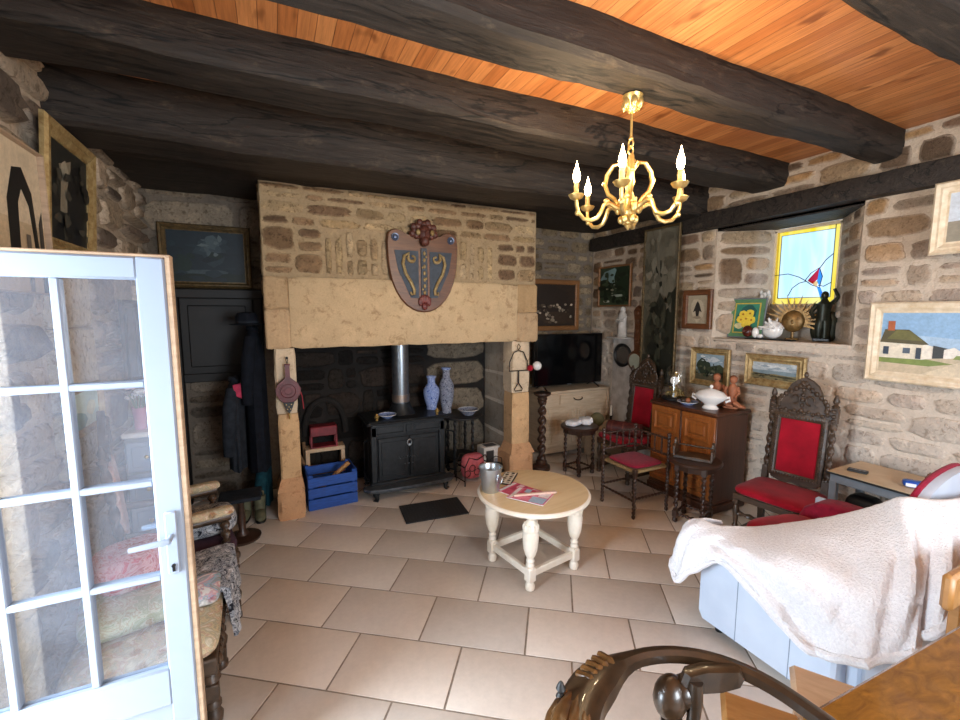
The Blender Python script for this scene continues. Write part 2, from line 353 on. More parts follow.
# ------------------------------------------------------------------ masonry
PAL = ['#8f7458', '#a58a6b', '#7a624c', '#b29a7c', '#6b5644', '#9a8672', '#a8845c', '#866a55']
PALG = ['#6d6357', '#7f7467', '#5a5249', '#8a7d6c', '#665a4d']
PALW = ['#9f8564', '#866b50', '#b0946d', '#725a45', '#b99f7a', '#94775a']
def rubble(g, org, U, Vv, Nn, u0, u1, v0, v1, holes=(), rowh=(.1, .22), wid=(.16, .5), depth=.018, pal=PAL, mort=.009, jit=.16, k=1, seed=1, ex=4.5):
    r = random.Random(seed); org, U, Vv, Nn = Vector(org), Vector(U), Vector(Vv), Vector(Nn); g.k = k; v = v0
    rects = []
    while v < v1 - .04:
        h = min(r.uniform(*rowh), v1 - v)
        if v1 - v - h < .05: h = v1 - v
        u = u0
        while u < u1 - .03:
            w = min(r.uniform(*wid) * (.7 + h*2.2), u1 - u)
            if u1 - u - w < .07: w = u1 - u
            if h > .15 and r.random() < .3: q = h*r.uniform(.35, .65); rects += [(u, u+w, v, v+q), (u, u+w, v+q, v+h)]
            elif h > .13 and w > .3 and r.random() < .25: q = w*r.uniform(.4, .6); z = h*r.uniform(.45, .6); rects += [(u, u+q, v, v+h), (u+q, u+w, v, v+z), (u+q, u+w, v+z, v+h)]
            else: rects.append((u, u+w, v, v+h))
            u += w
        v += h
    for a, b, c, d in rects:
        for (ha, hb, hc, hd) in holes:
            if a < hb and b > ha and c < hd and d > hc:
                o = [(a, min(b, ha), c, d), (max(a, hb), b, c, d), (a, b, c, min(d, hc)), (a, b, max(c, hd), d)]
                a, b, c, d = max(o, key=lambda t: max(t[1]-t[0], 0)*max(t[3]-t[2], 0))
        if b - a < .06 or d - c < .045: continue
        w, h = b-a-mort*2*r.uniform(.7, 1.5), d-c-mort*2*r.uniform(.7, 1.5); cu, cv = (a+b)/2, (c+d)/2
        if w < .03 or h < .02: continue
        n = 18; base = L(r.choice(pal)); t = r.uniform(.8, 1.25); col = tuple(min(x*t, 1) for x in base)
        mo = g.col; mh = tuple(.55*a_+.45*b_ for a_, b_ in zip(mo, col)); dp = depth*r.uniform(.4, 1.3); pts = []; tl = r.uniform(-.05, .05); e = ex*r.uniform(.75, 1.4)
        for i in range(n):
            q = 2*PI*(i+.5)/n; x, y = math.cos(q), math.sin(q)
            rad = (abs(x)**e + abs(y)**e)**(-1/e)*(1 + r.uniform(-jit, jit*.35)*.6)
            X, Y = x*rad*w/2, y*rad*h/2; pts.append((X, Y + X*tl*min(1, h/w)))
        tx, ty = r.uniform(-.3, .3)*dp, r.uniform(-.3, .3)*dp
        def P(x, y, z): return tuple(org + U*(cu+x) + Vv*(cv+y) + Nn*(z))
        i0 = [g.V(P(x, y, -.006)) for x, y in pts]
        def inset(x, y, m): return x*max(1-2*m/w, .2), y*max(1-2*m/h, .2)
        i1 = [g.V(P(*inset(x, y, .008+r.uniform(-.003, .004)), dp*.6)) for x, y in pts]
        i2 = [g.V(P(*inset(x, y, .022), dp + tx*x/w + ty*y/h + r.uniform(-.12, .12)*dp)) for x, y in pts]
        ce = g.V(P(0, 0, dp*1.08))
        for i in range(n):
            j = (i+1) % n
            g.F((i0[i], i0[j], i1[j], i1[i]), (mo, mo, mh, mh)); g.F((i1[i], i1[j], i2[j], i2[i]), (mh, mh, col, col)); g.F((i2[i], i2[j], ce), col)
    g.k = 0
# ================================================================== the room
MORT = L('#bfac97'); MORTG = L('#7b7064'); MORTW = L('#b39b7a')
X0, X1, Y0, Y1, ZC = -1.0, 4.0, -2.2, 4.75, 3.06

def clip(poly, x0, x1, y0, y1):
    for ax, val, sg in ((0, x0, 1), (0, x1, -1), (1, y0, 1), (1, y1, -1)):
        out = []
        for i, p in enumerate(poly):
            q = poly[i-1]; ip, iq = (p[ax]-val)*sg >= 0, (q[ax]-val)*sg >= 0
            if ip != iq:
                t = (val-q[ax])/(p[ax]-q[ax]); out.append((q[0]+(p[0]-q[0])*t, q[1]+(p[1]-q[1])*t))
            if ip: out.append(p)
        poly = out
        if not poly: return []
    return poly
g = G(); g.k = 0; g.box(X0-.5, X1+.5, Y0-.3, Y1+.3, -.2, -.004, 0); g.k = 1
TH = R(35.5); tr_ = random.Random(3); k_ = 1
for j in range(-16, 18):
    va, vb = 1.725 + j*.38, 1.725 + (j+1)*.38; off = -.435 + (.29 if j % 2 else 0) + tr_.uniform(-.03, .03); i = -12; u = off - 12*.585
    while u < 8:
        ln = .585*tr_.choice((1, 1, 1, 1, .97, 1.03)); m = .0055
        uv = [(u+m, va+m), (u+ln-m, va+m), (u+ln-m, vb-m), (u+m, vb-m)]
        po = clip([(a*math.cos(TH)+b*math.sin(TH), -a*math.sin(TH)+b*math.cos(TH)) for a, b in uv], X0-.45, X1, Y0, Y1)
        u += ln
        if len(po) < 3: continue
        k_ = tr_.uniform(.86, 1.1); w_ = tr_.uniform(-.02, .03); b_ = L('#d6cbc0'); c = (b_[0]*k_*(1+w_), b_[1]*k_, b_[2]*k_*(1-w_)); g.col = c
        cx = sum(p[0] for p in po)/len(po); cy = sum(p[1] for p in po)/len(po)
        inn = [(cx+(x-cx)*.985, cy+(y-cy)*.985) for x, y in po]
        a = [g.V((x, y, -.004)) for x, y in po]; b = [g.V((x, y, -.001)) for x, y in po]; d = [g.V((x, y, 0)) for x, y in inn]
        for q in range(len(po)):
            w = (q+1) % len(po); g.F((a[q], a[w], b[w], b[q])); g.F((b[q], b[w], d[w], d[q]))
        g.F(d)
g.build('floor', ['grout', 'tile'], kind='structure')
g = G(); g.box(X0-.5, X1+.5, Y0-.3, Y1+.3, ZC, ZC+.1, 0); g.build('ceiling', 'plank', kind='structure', smooth=False)

# right wall with its splayed window niche
NY0, NY1, NZ0, NZ1 = 1.74, 2.92, 1.55, 2.61
g = G(); g.col = MORT
for b in ((Y0-.3, NY0, -.1, ZC), (NY1, Y1+.3, -.1, ZC), (NY0, NY1, -.1, NZ0), (NY0, NY1, NZ1, ZC)): g.box(X1, X1+.5, b[0], b[1], b[2], b[3], 0)
g.box(X1+.42, X1+.5, NY0, NY1, NZ0, 1.87, 0)
g.prism([(X1, NY1), (X1+.42, 2.62), (X1+.5, 2.62), (X1+.5, NY1)], NZ0, NZ1, 'z'); g.prism([(X1, NY0), (X1+.5, NY0), (X1+.5, 2.07), (X1+.42, 2.07)], NZ0, NZ1, 'z')
g.box(X1-.012, X1+.43, NY0+.02, NY1-.02, NZ0-.03, NZ0+.004, .01)
hole = [(-NY1, -NY0, NZ0-.02, NZ1+.02), (-Y1-.2, 2, 2.64, 2.78), (-4.30, -3.86, .0, 1.52)]
rubble(g, (X1, 0, 0), (0, -1, 0), (0, 0, 1), (-1, 0, 0), -4.75, 0.2, 0, ZC, hole, (.09, .2), (.16, .42), .014, PAL, .008, .2, 1, 11)
d_ = Vector((.42, -.30, 0)).normalized()
rubble(g, (X1, NY1, 0), d_, (0, 0, 1), (d_.y, -d_.x, 0), 0.02, .5, NZ0+.02, NZ1, (), (.13, .3), (.2, .45), .02, PAL, .008, .1, 1, 5)
d2 = Vector((.42, .33, 0)).normalized()
rubble(g, (X1, NY0, 0), d2, (0, 0, 1), (-d2.y, d2.x, 0), 0.02, .5, NZ0+.02, NZ1, (), (.08, .2), (.2, .5), .014, PAL, .008, .15, 1, 6)
g.k = 2; g.col = L('#cfcac4'); g.box(X1-.03, X1+.01, 3.87, 4.30, 0, 1.5, .02)
g.build('wall_right', ['mortar_r', 'stone_r', 'plaster'], kind='structure')

# back wall
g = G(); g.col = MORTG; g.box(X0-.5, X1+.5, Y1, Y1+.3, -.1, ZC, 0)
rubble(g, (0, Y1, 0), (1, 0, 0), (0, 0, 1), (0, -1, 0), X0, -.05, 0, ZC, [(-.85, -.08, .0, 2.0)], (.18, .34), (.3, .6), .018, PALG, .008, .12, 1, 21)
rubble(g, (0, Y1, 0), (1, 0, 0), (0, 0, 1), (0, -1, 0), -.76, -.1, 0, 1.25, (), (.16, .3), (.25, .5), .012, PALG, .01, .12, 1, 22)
rubble(g, (0, Y1, 0), (1, 0, 0), (0, 0, 1), (0, -1, 0), 2.5, X1, 0, ZC, (), (.1, .22), (.18, .45), .012, ['#8f7f68', '#7f6f58', '#a08d72', '#6f5f4a'], .008, .2, 1, 23)
g.build('wall_back', ['mortar', 'stone'], kind='structure')

# left wall with the entrance doorway
DY0, DY1, DZ = .86, 1.62, 2.02
g = G(); g.col = MORT
for b in ((Y0-.3, DY0, -.1, ZC), (DY1, Y1+.3, -.1, ZC), (DY0, DY1, DZ, ZC)): g.box(X0-.45, X0, b[0], b[1], b[2], b[3], 0)
rubble(g, (X0, 0, 0), (0, 1, 0), (0, 0, 1), (1, 0, 0), DY1+.1, Y1, 0, ZC, [(2.75, 3.3, .95, 2.05)], (.14, .32), (.2, .55), .05, ['#8f7c68', '#a38f78', '#77675a', '#b09c86', '#6b5d52'], .008, .25, 1, 31, 3.2)
g.col = L('#cdbb9f')
for i, (a, b) in enumerate(((.95, 1.3), (1.3, 1.72), (1.72, 2.05))): g.k = 1; g.box(X0-.01, X0+.045, 2.77+.01*i, 3.3-.015*i, a+.004, b-.004, .012)
g.build('wall_left', ['mortar', 'stone'], kind='structure')
# wall behind the camera, with a wide window opening
g = G(); g.col = MORT
for b in ((X0-.5, 0, -.1, ZC), (2.1, X1+.5, -.1, ZC), (0, 2.1, -.1, .9), (0, 2.1, 2.45, ZC)): g.box(b[0], b[1], Y0-.25, Y0, b[2], b[3], 0)
g.build('wall_front', 'mortar', kind='structure')

# beams (each hewn, uneven)
def beam(name, ya, yb, zb, seed, xa=X0-.06, xb=X1+.02, taper=0, mat='beam'):
    r = random.Random(seed); g = G(); n = 44; rs = []; ph = [r.uniform(0, 6) for _ in range(6)]
    for i in range(n+1):
        x = xa + (xb-xa)*i/n; t = i/n
        w = lambda k, a: a*(math.sin(x*1.7+ph[k]) + .6*math.sin(x*4.1+ph[k]*2)) + r.uniform(-.004, .004)
        y0, y1 = ya + w(0, .012), yb + w(1, .014) + taper*(1-t)**2; z = zb + w(2, .008); c = .022
        rs.append([(x, y0, ZC+.01), (x, y0+w(3, .003), zb+.1), (x, y0, z+c), (x, y0+c*1.2, z), (x, (y0+y1)/2, z-.004+w(4, .003)), (x, y1-c*1.2, z), (x, y1, z+c), (x, y1, ZC+.01)])
    g.rings(rs); return g.build(name, mat, kind='structure', ang=24)
beam('trim_1', .765, .93, 2.87, 1)
beam('trim_2', 1.545, 1.735, 2.877, 2, taper=.16)
beam('trim_3', 2.28, 2.63, 2.873, 3)
beam('trim_4', 3.02, 3.43, 2.755, 4)
beam('trim_5', 3.72, 4.76, 2.872, 5)
g = G(); rs = []
r_ = random.Random(9)
for i in range(40):
    y = 4.72 - i*.17; rs.append([(X1-.10+r_.uniform(-.006, .006), y, 2.63+r_.uniform(-.006, .006)), (X1+.03, y, 2.625), (X1+.03, y, 2.79), (X1-.09, y, 2.785+r_.uniform(-.006, .006)), (X1-.11+r_.uniform(-.006, .006), y, 2.72)])
g.rings(rs); g.build('trim_6', 'beam', kind='structure')
g = G(); g.box(X1+.0, X1+.43, NY0, NY1, NZ1-.012, NZ1+.02, 0); g.build('trim_7', 'beam', kind='structure')

# stained glass window in the niche: plane x = 4.44
wn = G()
WX = X1+.44; wy0, wy1, wz0, wz1 = 2.07, 2.62, 1.87, 2.58
def wp(u, v): return (WX, wy1 - (wy1-wy0)*u, wz0 + (wz1-wz0)*v)   # u: left to right as seen
def wbar(g, pts, r=.004): g.tube([wp(*p) for p in pts], r, 6)
g = G(); w_ = .022
for a, b in (((0, 0), (1, 0)), ((0, 1), (1, 1)), ((0, 0), (0, 1)), ((1, 0), (1, 1))): g.bar(wp(*a), wp(*b), .035, .03)
wroot = g.build('window_1', 'white_frame', kind='structure')
def wpoly(name, pts, m, off=0):
    g = G(); g.poly([(WX+off, *wp(*p)[1:]) for p in pts]); return g.build(name, m, wroot, smooth=False)
wpoly('glass_panel', [(.1, .1), (.9, .1), (.9, .93), (.1, .93)], 'sg_blue')
wpoly('yellow_border', [(0.02, .02), (.1, .1), (.1, .93), (.02, .99)], 'sg_yellow'); wpoly('yellow_border', [(.9, .1), (.98, .02), (.98, .99), (.9, .93)], 'sg_yellow')
wpoly('yellow_border', [(.02, .02), (.98, .02), (.9, .1), (.1, .1)], 'sg_yellow'); wpoly('yellow_border', [(.1, .93), (.9, .93), (.98, .99), (.02, .99)], 'sg_yellow')
wpoly('bird_wing', [(.56, .32), (.72, .47), (.71, .33), (.64, .27)], 'sg_red', -.003); wpoly('bird_back', [(.72, .47), (.77, .36), (.74, .24), (.70, .30)], 'sg_deep', -.003)
wpoly('bird_breast', [(.56, .31), (.64, .27), (.70, .22), (.72, .3)], 'sg_amber', -.004)
wpoly('bird_tail', [(.70, .24), (.76, .22), (.83, .07), (.78, .06)], 'sg_deep', -.003)
g = G()
for p in ([(.1, .1), (.9, .1), (.9, .93), (.1, .93), (.1, .1)], [(0, .41), (.25, .42), (.42, .37), (.52, .32)], [(.27, .13), (.33, .23), (.43, .29), (.54, .31)], [(.72, .46), (.8, .56), (.9, .63)], [(.72, .25), (.8, .235), (.9, .28)],
          [(.52, .32), (.6, .41), (.72, .47), (.77, .36), (.74, .22), (.62, .26), (.52, .32)], [(.9, .93), (.9, 1)]): wbar(g, p, .0035)
g.build('lead_came', 'black', wroot)

# glazed entrance door standing open into the room, along X at y = 1.65
g = G(); dx0, dx1, dya, dyb = -1.0, -.293, 1.628, 1.672
for b in ((dx0, dx1, 0.02, .63), ): pass
fr = G(); fr.box(dx1-.075, dx1, dya, dyb, .02, 1.968, .006); fr.box(dx0, dx0+.075, dya, dyb, .02, 1.968, .006)
fr.box(dx0+.07, dx1-.07, dya, dyb, 1.9, 1.968, .006); fr.box(dx0+.07, dx1-.07, dya, dyb, .49, .625, .006); fr.box(dx0+.07, dx1-.07, dya, dyb, .02, .15, .006)
fr.box(dx0+.07, dx1-.07, dya+.012, dyb-.012, .14, .5, 0)
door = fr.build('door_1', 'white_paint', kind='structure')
g = G(); g.box(dx1-.001, dx1+.016, dya+.004, dyb-.002, .02, 1.972, .003); g.box(dx0, dx1+.016, dya+.006, dyb, 1.967, 1.978, .003); g.build('weathered_edge', 'raw_edge', door, label='bare weathered closing edge')
g = G(); g.lathe([(.008, 0), (.008, .02)], (dx1-.012, dya-.004, .9), 8, 'y')
gx0, gx1, gz0, gz1 = dx0+.075, dx1-.075, .625, 1.9
g = G()
for i in (1, 2): x = gx1 - i*.187; g.box(x-.011, x+.011, dya+.004, dyb-.004, gz0, gz1, .004)
for i in (1, 2, 3): z = gz0 + (gz1-gz0)*i/4; g.box(gx0, gx1, dya+.005, dyb-.005, z-.011, z+.011, .004)
g.build('glazing_bars', 'white_paint', door)
for i in range(3):
    for j in range(4):
        xb = gx1 - i*.187; xa = max(gx0, xb-.187); z = gz0 + (gz1-gz0)*j/4
        g = G(); g.box(xa, xb, 1.648, 1.652, z, z+(gz1-gz0)/4, 0); g.build('pane', 'pane', door, smooth=False)
g = G(); g.box(dx1-.052, dx1-.018, dya-.01, dya+.002, .955, 1.165, .004); g.lathe([(.008, -.01), (.008, -.055)], (dx1-.035, dya, 1.085), 10, 'y')
g.tube([(dx1-.035, dya-.05, 1.085), (dx1-.06, dya-.056, 1.087), (dx1-.135, dya-.054, 1.082)], [.011, .010, .008], 10)
h = g.build('door_handle', 'white_paint', door)
g = G(); g.lathe([(.006, 0), (.006, -.006)], (dx1-.035, dya-.009, .985), 10, 'y'); g.box(dx1-.039, dx1-.031, dya-.013, dya-.01, .965, .985, 0); g.build('keyhole', 'black', h)
g = G(); g.tube([(dx1-.035, dyb+.05, 1.085), (dx1-.06, dyb+.056, 1.087), (dx1-.135, dyb+.054, 1.082)], [.011, .010, .008], 10); g.lathe([(.008, 0), (.008, .055)], (dx1-.035, dyb, 1.085), 10, 'y'); g.build('door_handle', 'white_paint', door)

# dark timber doorway in the back wall, left of the fireplace
g = G(); y = Y1-.07
g.box(-.86, -.76, y, Y1+.01, 0, 2.0, .008); g.box(-.17, -.09, y, Y1+.01, 0, 2.0, .008); g.box(-.9, -.08, y-.02, Y1, 1.93, 2.02, .01)
d2 = g.build('door_2', 'black_wood', kind='structure')
g = G(); g.box(-.76, -.17, y+.02, Y1, 1.2, 1.94, .006); g.box(-.7, -.23, y+.01, y+.03, 1.3, 1.87, .012); g.box(-.76, -.17, y, Y1-.01, 1.16, 1.24, .006); g.build('door_panel', 'black_wood', d2)

# ------------------------------------------------------------------ fireplace
fp = thing('fireplace', 'big stone fireplace with a dressed lintel and rubble hood', 'fireplace', (0, 0, 0))
g = G(); g.col = MORTW; g.box(-.06, 2.585, 4.0, Y1, 1.56, 2.87, .01)
F_ = dict(org=(0, 4.0, 0), U=(1, 0, 0), Vv=(0, 0, 1), Nn=(0, -1, 0))
rubble(g, u0=-.055, u1=2.58, v0=2.52, v1=2.865, rowh=(.07, .13), wid=(.18, .45), depth=.012, pal=PALW, mort=.007, jit=.25, seed=41, **F_)
rubble(g, u0=-.055, u1=.42, v0=2.12, v1=2.52, rowh=(.1, .24), wid=(.2, .5), depth=.014, pal=PALW, mort=.007, jit=.2, seed=42, **F_)
rubble(g, u0=2.1, u1=2.58, v0=2.12, v1=2.52, rowh=(.1, .24), wid=(.14, .36), depth=.014, pal=PALW, mort=.007, jit=.2, seed=47, **F_)
rs_ = random.Random(4); u = .42
while u < 2.08:
    w = rs_.uniform(.07, .12); q = rs_.uniform(.34, .4)
    rubble(g, u0=u, u1=min(u+w, 2.1), v0=2.12, v1=2.12+q, rowh=(q, q), wid=(.9, 1), depth=.02, pal=['#ae9672', '#bca27c', '#a08767', '#c2a987'], mort=.009, jit=.2, seed=rs_.randint(0, 999), **F_); u += w
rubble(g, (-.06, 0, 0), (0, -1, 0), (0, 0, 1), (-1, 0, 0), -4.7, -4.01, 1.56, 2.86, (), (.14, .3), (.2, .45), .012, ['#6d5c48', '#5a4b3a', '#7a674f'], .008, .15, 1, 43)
rubble(g, (2.585, 0, 0), (0, 1, 0), (0, 0, 1), (1, 0, 0), 4.01, 4.7, 1.56, 2.86, (), (.14, .3), (.2, .45), .012, PALW, .008, .15, 1, 44)
g.build('chimney_hood', ['mortar', 'stone'], fp)
g = G(); rr = random.Random(5)
def stone_block(g, x0, x1, y0, y1, z0, z1, col, n=14, j=.006):
    g.col = L(col); rs = []
    for i in range(n+1):
        x = x0 + (x1-x0)*i/n; q = lambda: rr.uniform(-j, j)
        e = .012 if i in (0, n) else 0
        rs.append([(x, y1, z0+e), (x, y0+.014+e, z0+q()*.7+e), (x, y0+e+q()*.4, z0+.018+q()), (x, y0+e+q(), (z0+z1)/2), (x, y0+e+q()*.4, z1-.018+q()), (x, y0+.014+e, z1-e), (x, y1, z1-e)])
    g.rings(rs)
stone_block(g, .13, 2.34, 3.955, Y1-.4, 1.5, 2.1, '#ccb08a', 26)
stone_block(g, -.062, .128, 3.96, Y1-.4, 1.5, 1.83, '#c6a782'); stone_block(g, -.06, .128, 3.965, Y1-.4, 1.835, 2.1, '#bd9f7a')
stone_block(g, 2.343, 2.6, 3.96, Y1-.4, 1.49, 1.80, '#c0a27e'); stone_block(g, 2.343, 2.59, 3.965, Y1-.4, 1.805, 2.1, '#b7976f')
g.build('lintel', 'ashlar', fp)
def jamb(x0, x1, y0, y1, foot, deep, name, inner):
    g = G(); g.col = L('#cfaa7f')
    def sl(x0, x1, y0, y1, za, zb, n=8, b=.015):
        rs = []
        for i in range(n+1):
            z = za + (zb-za)*i/n; q = lambda: rr.uniform(-.004, .004); e = .008 if i in (0, n) else 0
            rs.append([(x0+b+e, y0+q()+e, z), (x1-b-e, y0+q()+e, z), (x1-e, y0+b+q(), z), (x1-e, y1, z), (x0+e, y1, z), (x0+e+q(), y0+b, z)])
        g.rings(rs)
    sl(x0, x1, y0, y1, .3, .93); g.col = L('#d8c3a6'); sl(x0-.01, x1-.005, y0, y1, .935, 1.5)
    g.col = L('#c99c74'); sl(x0-foot, x1+foot*.6, y0-.06, y1+.05, 0, .26, 5, .03)
    a, b = [(x0-foot, y0-.06), (x1+foot*.6, y0-.06), (x1+foot*.6, y1), (x0-foot, y1)], [(x0, y0), (x1, y0), (x1, y1), (x0, y1)]
    g.rings([[(*p, .26) for p in a], [(*p, .36) for p in b]])
    if deep:
        cs = ['#a89f92', '#979085', '#b3aa9c', '#a39a8c']
        for i, (za, zb) in enumerate(((0, .42), (.42, .78), (.78, 1.1), (1.1, 1.5))): g.col = L(cs[i]); sl(x0+.01, x1-.02, y1, Y1-.005, za+.004, zb-.006, 4, .01)
        g.col = L('#d8d0c2'); g.box(x0+.017, x1-.03, y1, Y1-.02, 0, 1.5, 0)
    g.build(name, 'ashlar', fp)
jamb(0, .165, 4.0, 4.2, .035, False, 'jamb', -1); jamb(2.31, 2.53, 4.0, 4.2, .05, True, 'jamb', 1)
g = G(); g.box(.03, 2.31, Y1-.06, Y1-.005, 0, 1.56, 0); g.col = L('#1c1917')
rubble(g, (0, Y1-.06, 0), (1, 0, 0), (0, 0, 1), (0, -1, 0), .03, 1.55, 0, 1.56, (), (.14, .3), (.2, .5), .02, ['#2a2521', '#1d1a18', '#332c27'], .008, .2, 1, 45)
rubble(g, (0, Y1-.06, 0), (1, 0, 0), (0, 0, 1), (0, -1, 0), 1.55, 2.31, 0, 1.56, (), (.3, .6), (.5, .8), .012, ['#6b6459', '#776d5f', '#857863'], .008, .1, 1, 46)
g.build('fireback', ['soot', 'stone'], fp)
g = G(); g.tube([(.24+.2-.2*math.cos(PI*i/12), Y1-.1, .3+.36*math.sin(PI*i/12)**.8+.25) for i in range(13)], .03, 8); g.build('oven_arch', 'soot', fp)
# ================================================================== pictures
def picture(name, label, loc, rz, w, h, fw, prof, fmat, art, bg, group=None, fcol=None, lift=.03, tilt=0):
    """framed picture: local XZ plane facing -Y, its back on y = 0"""
    t = thing(name, label, 'picture', loc, rz, group); t.rotation_euler = (R(tilt), 0, R(rz))
    g = G(); g.frame(w, h, [(0, 0)] + [(fw*a, -lift*b) for a, b in prof] + [(fw, -.004)]); g.build('frame', fmat, t, ang=30)
    cw, ch = w-2*fw+.004, h-2*fw+.004; g = G(); g.col = L(bg); y = -.006
    def P(u, v, y): return (-cw/2+cw*u, y, -ch/2+ch*v)
    g.rings([[P(0, 0, -.001), P(1, 0, -.001), P(1, 1, -.001), P(0, 1, -.001)], [P(0, 0, y), P(1, 0, y), P(1, 1, y), P(0, 1, y)]])
    for k, (col, pts) in enumerate(art):
        g.col = L(col); g.poly([P(min(max(u, 0), 1), min(max(v, 0), 1), y - .0006*(k+1)) for u, v in pts])
    g.build('canvas', 'paint', t, smooth=False); return t
def blob(u, v, a, b, n=9, s=0, j=.25):
    r = random.Random(s); return [(u+a*math.cos(2*PI*i/n)*(1+r.uniform(-j, j)), v+b*math.sin(2*PI*i/n)*(1+r.uniform(-j, j))) for i in range(n)]
def band(v0, v1, s=0, n=8, j=.03):
    r = random.Random(s); return [(i/n, v0+r.uniform(-j, j)) for i in range(n+1)] + [(1-i/n, v1+r.uniform(-j, j)) for i in range(n+1)]
def dabs(n, u0, u1, v0, v1, cols, seed, a=.05, b=.04):
    r = random.Random(seed); return [(r.choice(cols), blob(r.uniform(u0, u1), r.uniform(v0, v1), a*r.uniform(.4, 1.3), b*r.uniform(.4, 1.3), 7, r.randint(0, 9999), .45)) for _ in range(n)]
P1 = [(0, .6), (.15, 1), (.4, .7), (.55, .8), (.85, .35), (1, .4)]
P2 = [(0, .8), (.2, 1), (.8, .9), (1, .6)]
XR = X1 - .004
def rw(name, label, y0, y1, z0, z1, fw, prof, fm, art, bg, off=.03, **k):
    return picture(name, label, (X1-off, (y0+y1)/2, (z0+z1)/2), -90, abs(y1-y0), z1-z0, fw, prof, fm, art, bg, **k)
house = [('#8fb4d6', band(.42, 1, 1)), ('#a9c4dc', band(.42, .6, 2)), ('#c9b79a', [(0, 0), (1, 0), (1, .42), (0, .42)]), ('#7f8f4a', [(0, .16), (.35, .14), (.5, .2), (.3, .26), (0, .25)]), ('#d8c7aa', [(.3, 0), (1, 0), (1, .3), (.6, .3)]),
 ('#e6dcc6', [(0, .24), (.30, .24), (.30, .5), (0, .52)]), ('#f0e8d8', [(.30, .24), (.37, .27), (.37, .46), (.30, .5)]), ('#5b5438', [(-.02, .5), (.03, .72), (.2, .72), (.34, .49), (.30, .48)]), ('#6d6a3c', [(.05, .56), (.12, .72), (.22, .69), (.3, .54)]),
 ('#b0603a', [(.05, .70), (.1, .70), (.1, .86), (.05, .86)]), ('#3e4a58', [(.03, .3), (.07, .3), (.07, .43), (.03, .43)]), ('#54616e', [(.17, .33), (.22, .33), (.22, .42), (.17, .42)]), ('#3a4450', [(.26, .25), (.295, .25), (.295, .43), (.26, .43)]),
 ('#3d3f3e', [(.37, .27), (.46, .29), (.46, .44), (.37, .48)]), ('#ece6da', [(.44, .28), (.55, .3), (.55, .40), (.5, .46), (.44, .42)]), ('#4d5648', [(.55, .34), (.7, .34), (.7, .42), (.6, .43)]), ('#5a4c38', [(.76, .33), (1, .33), (1, .44), (.8, .42)]),
 ('#4f4a44', [(.615, .36), (.625, .36), (.625, .6), (.615, .6)]), ('#4f4a44', [(.58, .53), (.66, .56), (.66, .58), (.58, .55)]), ('#8b9a55', [(.5, .28), (.66, .27), (.66, .33), (.52, .34)]), ('#9b7a5c', [(.6, .04), (1, .02), (1, .1), (.7, .12)])]
rw('framed_painting', 'wide cream framed painting of a white cottage under a blue sky', 1.63, .72, 1.31, 1.875, .075, P1, 'white_frame', house, '#8fb4d6')
rw('framed_painting', 'cream framed picture cut by the right edge under the wall timber', 1.32, .8, 2.17, 2.62, .075, P1, 'white_frame', [('#c9d2dc', band(.4, 1, 3)), ('#8f8878', band(0, .4, 4))], '#b9c2cc', off=.12)
rw('framed_painting', 'long low gilt framed seascape beside the crested red chair', 2.53, 2.02, 1.145, 1.43, .07, P1, 'gilt', [('#b7c0c4', band(.5, 1, 5)), ('#7d8f96', band(.3, .52, 6, j=.02)), ('#8a7f5c', band(0, .32, 7)), ('#3f3a2a', blob(.2, .25, .25, .06, 9, 1)), ('#45402e', blob(.75, .2, .25, .06, 9, 2)), ('#d9dcda', blob(.4, .75, .3, .1, 9, 3))] + dabs(26, 0, 1, .55, .95, ['#c6ccce', '#aab4ba', '#98a5ad', '#d6d8d6'], 51, .09, .06) + dabs(26, 0, 1, .02, .3, ['#6d654a', '#4a4632', '#8d835f', '#3a3628'], 52, .07, .035), '#a9b0b0')
rw('framed_painting', 'gilt framed dark landscape hanging above the white tureen', 3.11, 2.68, 1.06, 1.445, .06, P1, 'gilt', [('#8fa3ae', band(.4, 1, 8)), ('#2f3a2c', blob(.3, .5, .28, .3, 10, 4)), ('#3c4430', blob(.75, .35, .3, .25, 10, 5)), ('#5c5540', band(0, .25, 9)), ('#c6cdd0', blob(.6, .8, .22, .1, 9, 6)), ('#a8a596', blob(.5, .25, .15, .05, 7, 7))] + dabs(34, .02, .98, .12, .62, ['#2a3326', '#3f4833', '#555a42', '#6d6c55', '#232a20'], 53, .06, .06) + dabs(12, .3, .95, .68, .95, ['#b4c0c6', '#9fb0ba', '#cfd4d4'], 54, .08, .04), '#5a6a6c')
rw('framed_print', 'small brown framed print of a dark figure above the glass dome', 3.24, 2.9, 1.635, 2.035, .055, P2, 'brown_frame', [('#b9ab92', blob(.5, .5, .38, .42, 12, 8)), ('#2f2a26', [(.42, .7), (.5, .8), (.58, .7), (.72, .4), (.6, .45), (.55, .2), (.45, .2), (.4, .45), (.28, .4)]), ('#8d7f6c', blob(.5, .22, .2, .06, 8, 9))], '#a39680')
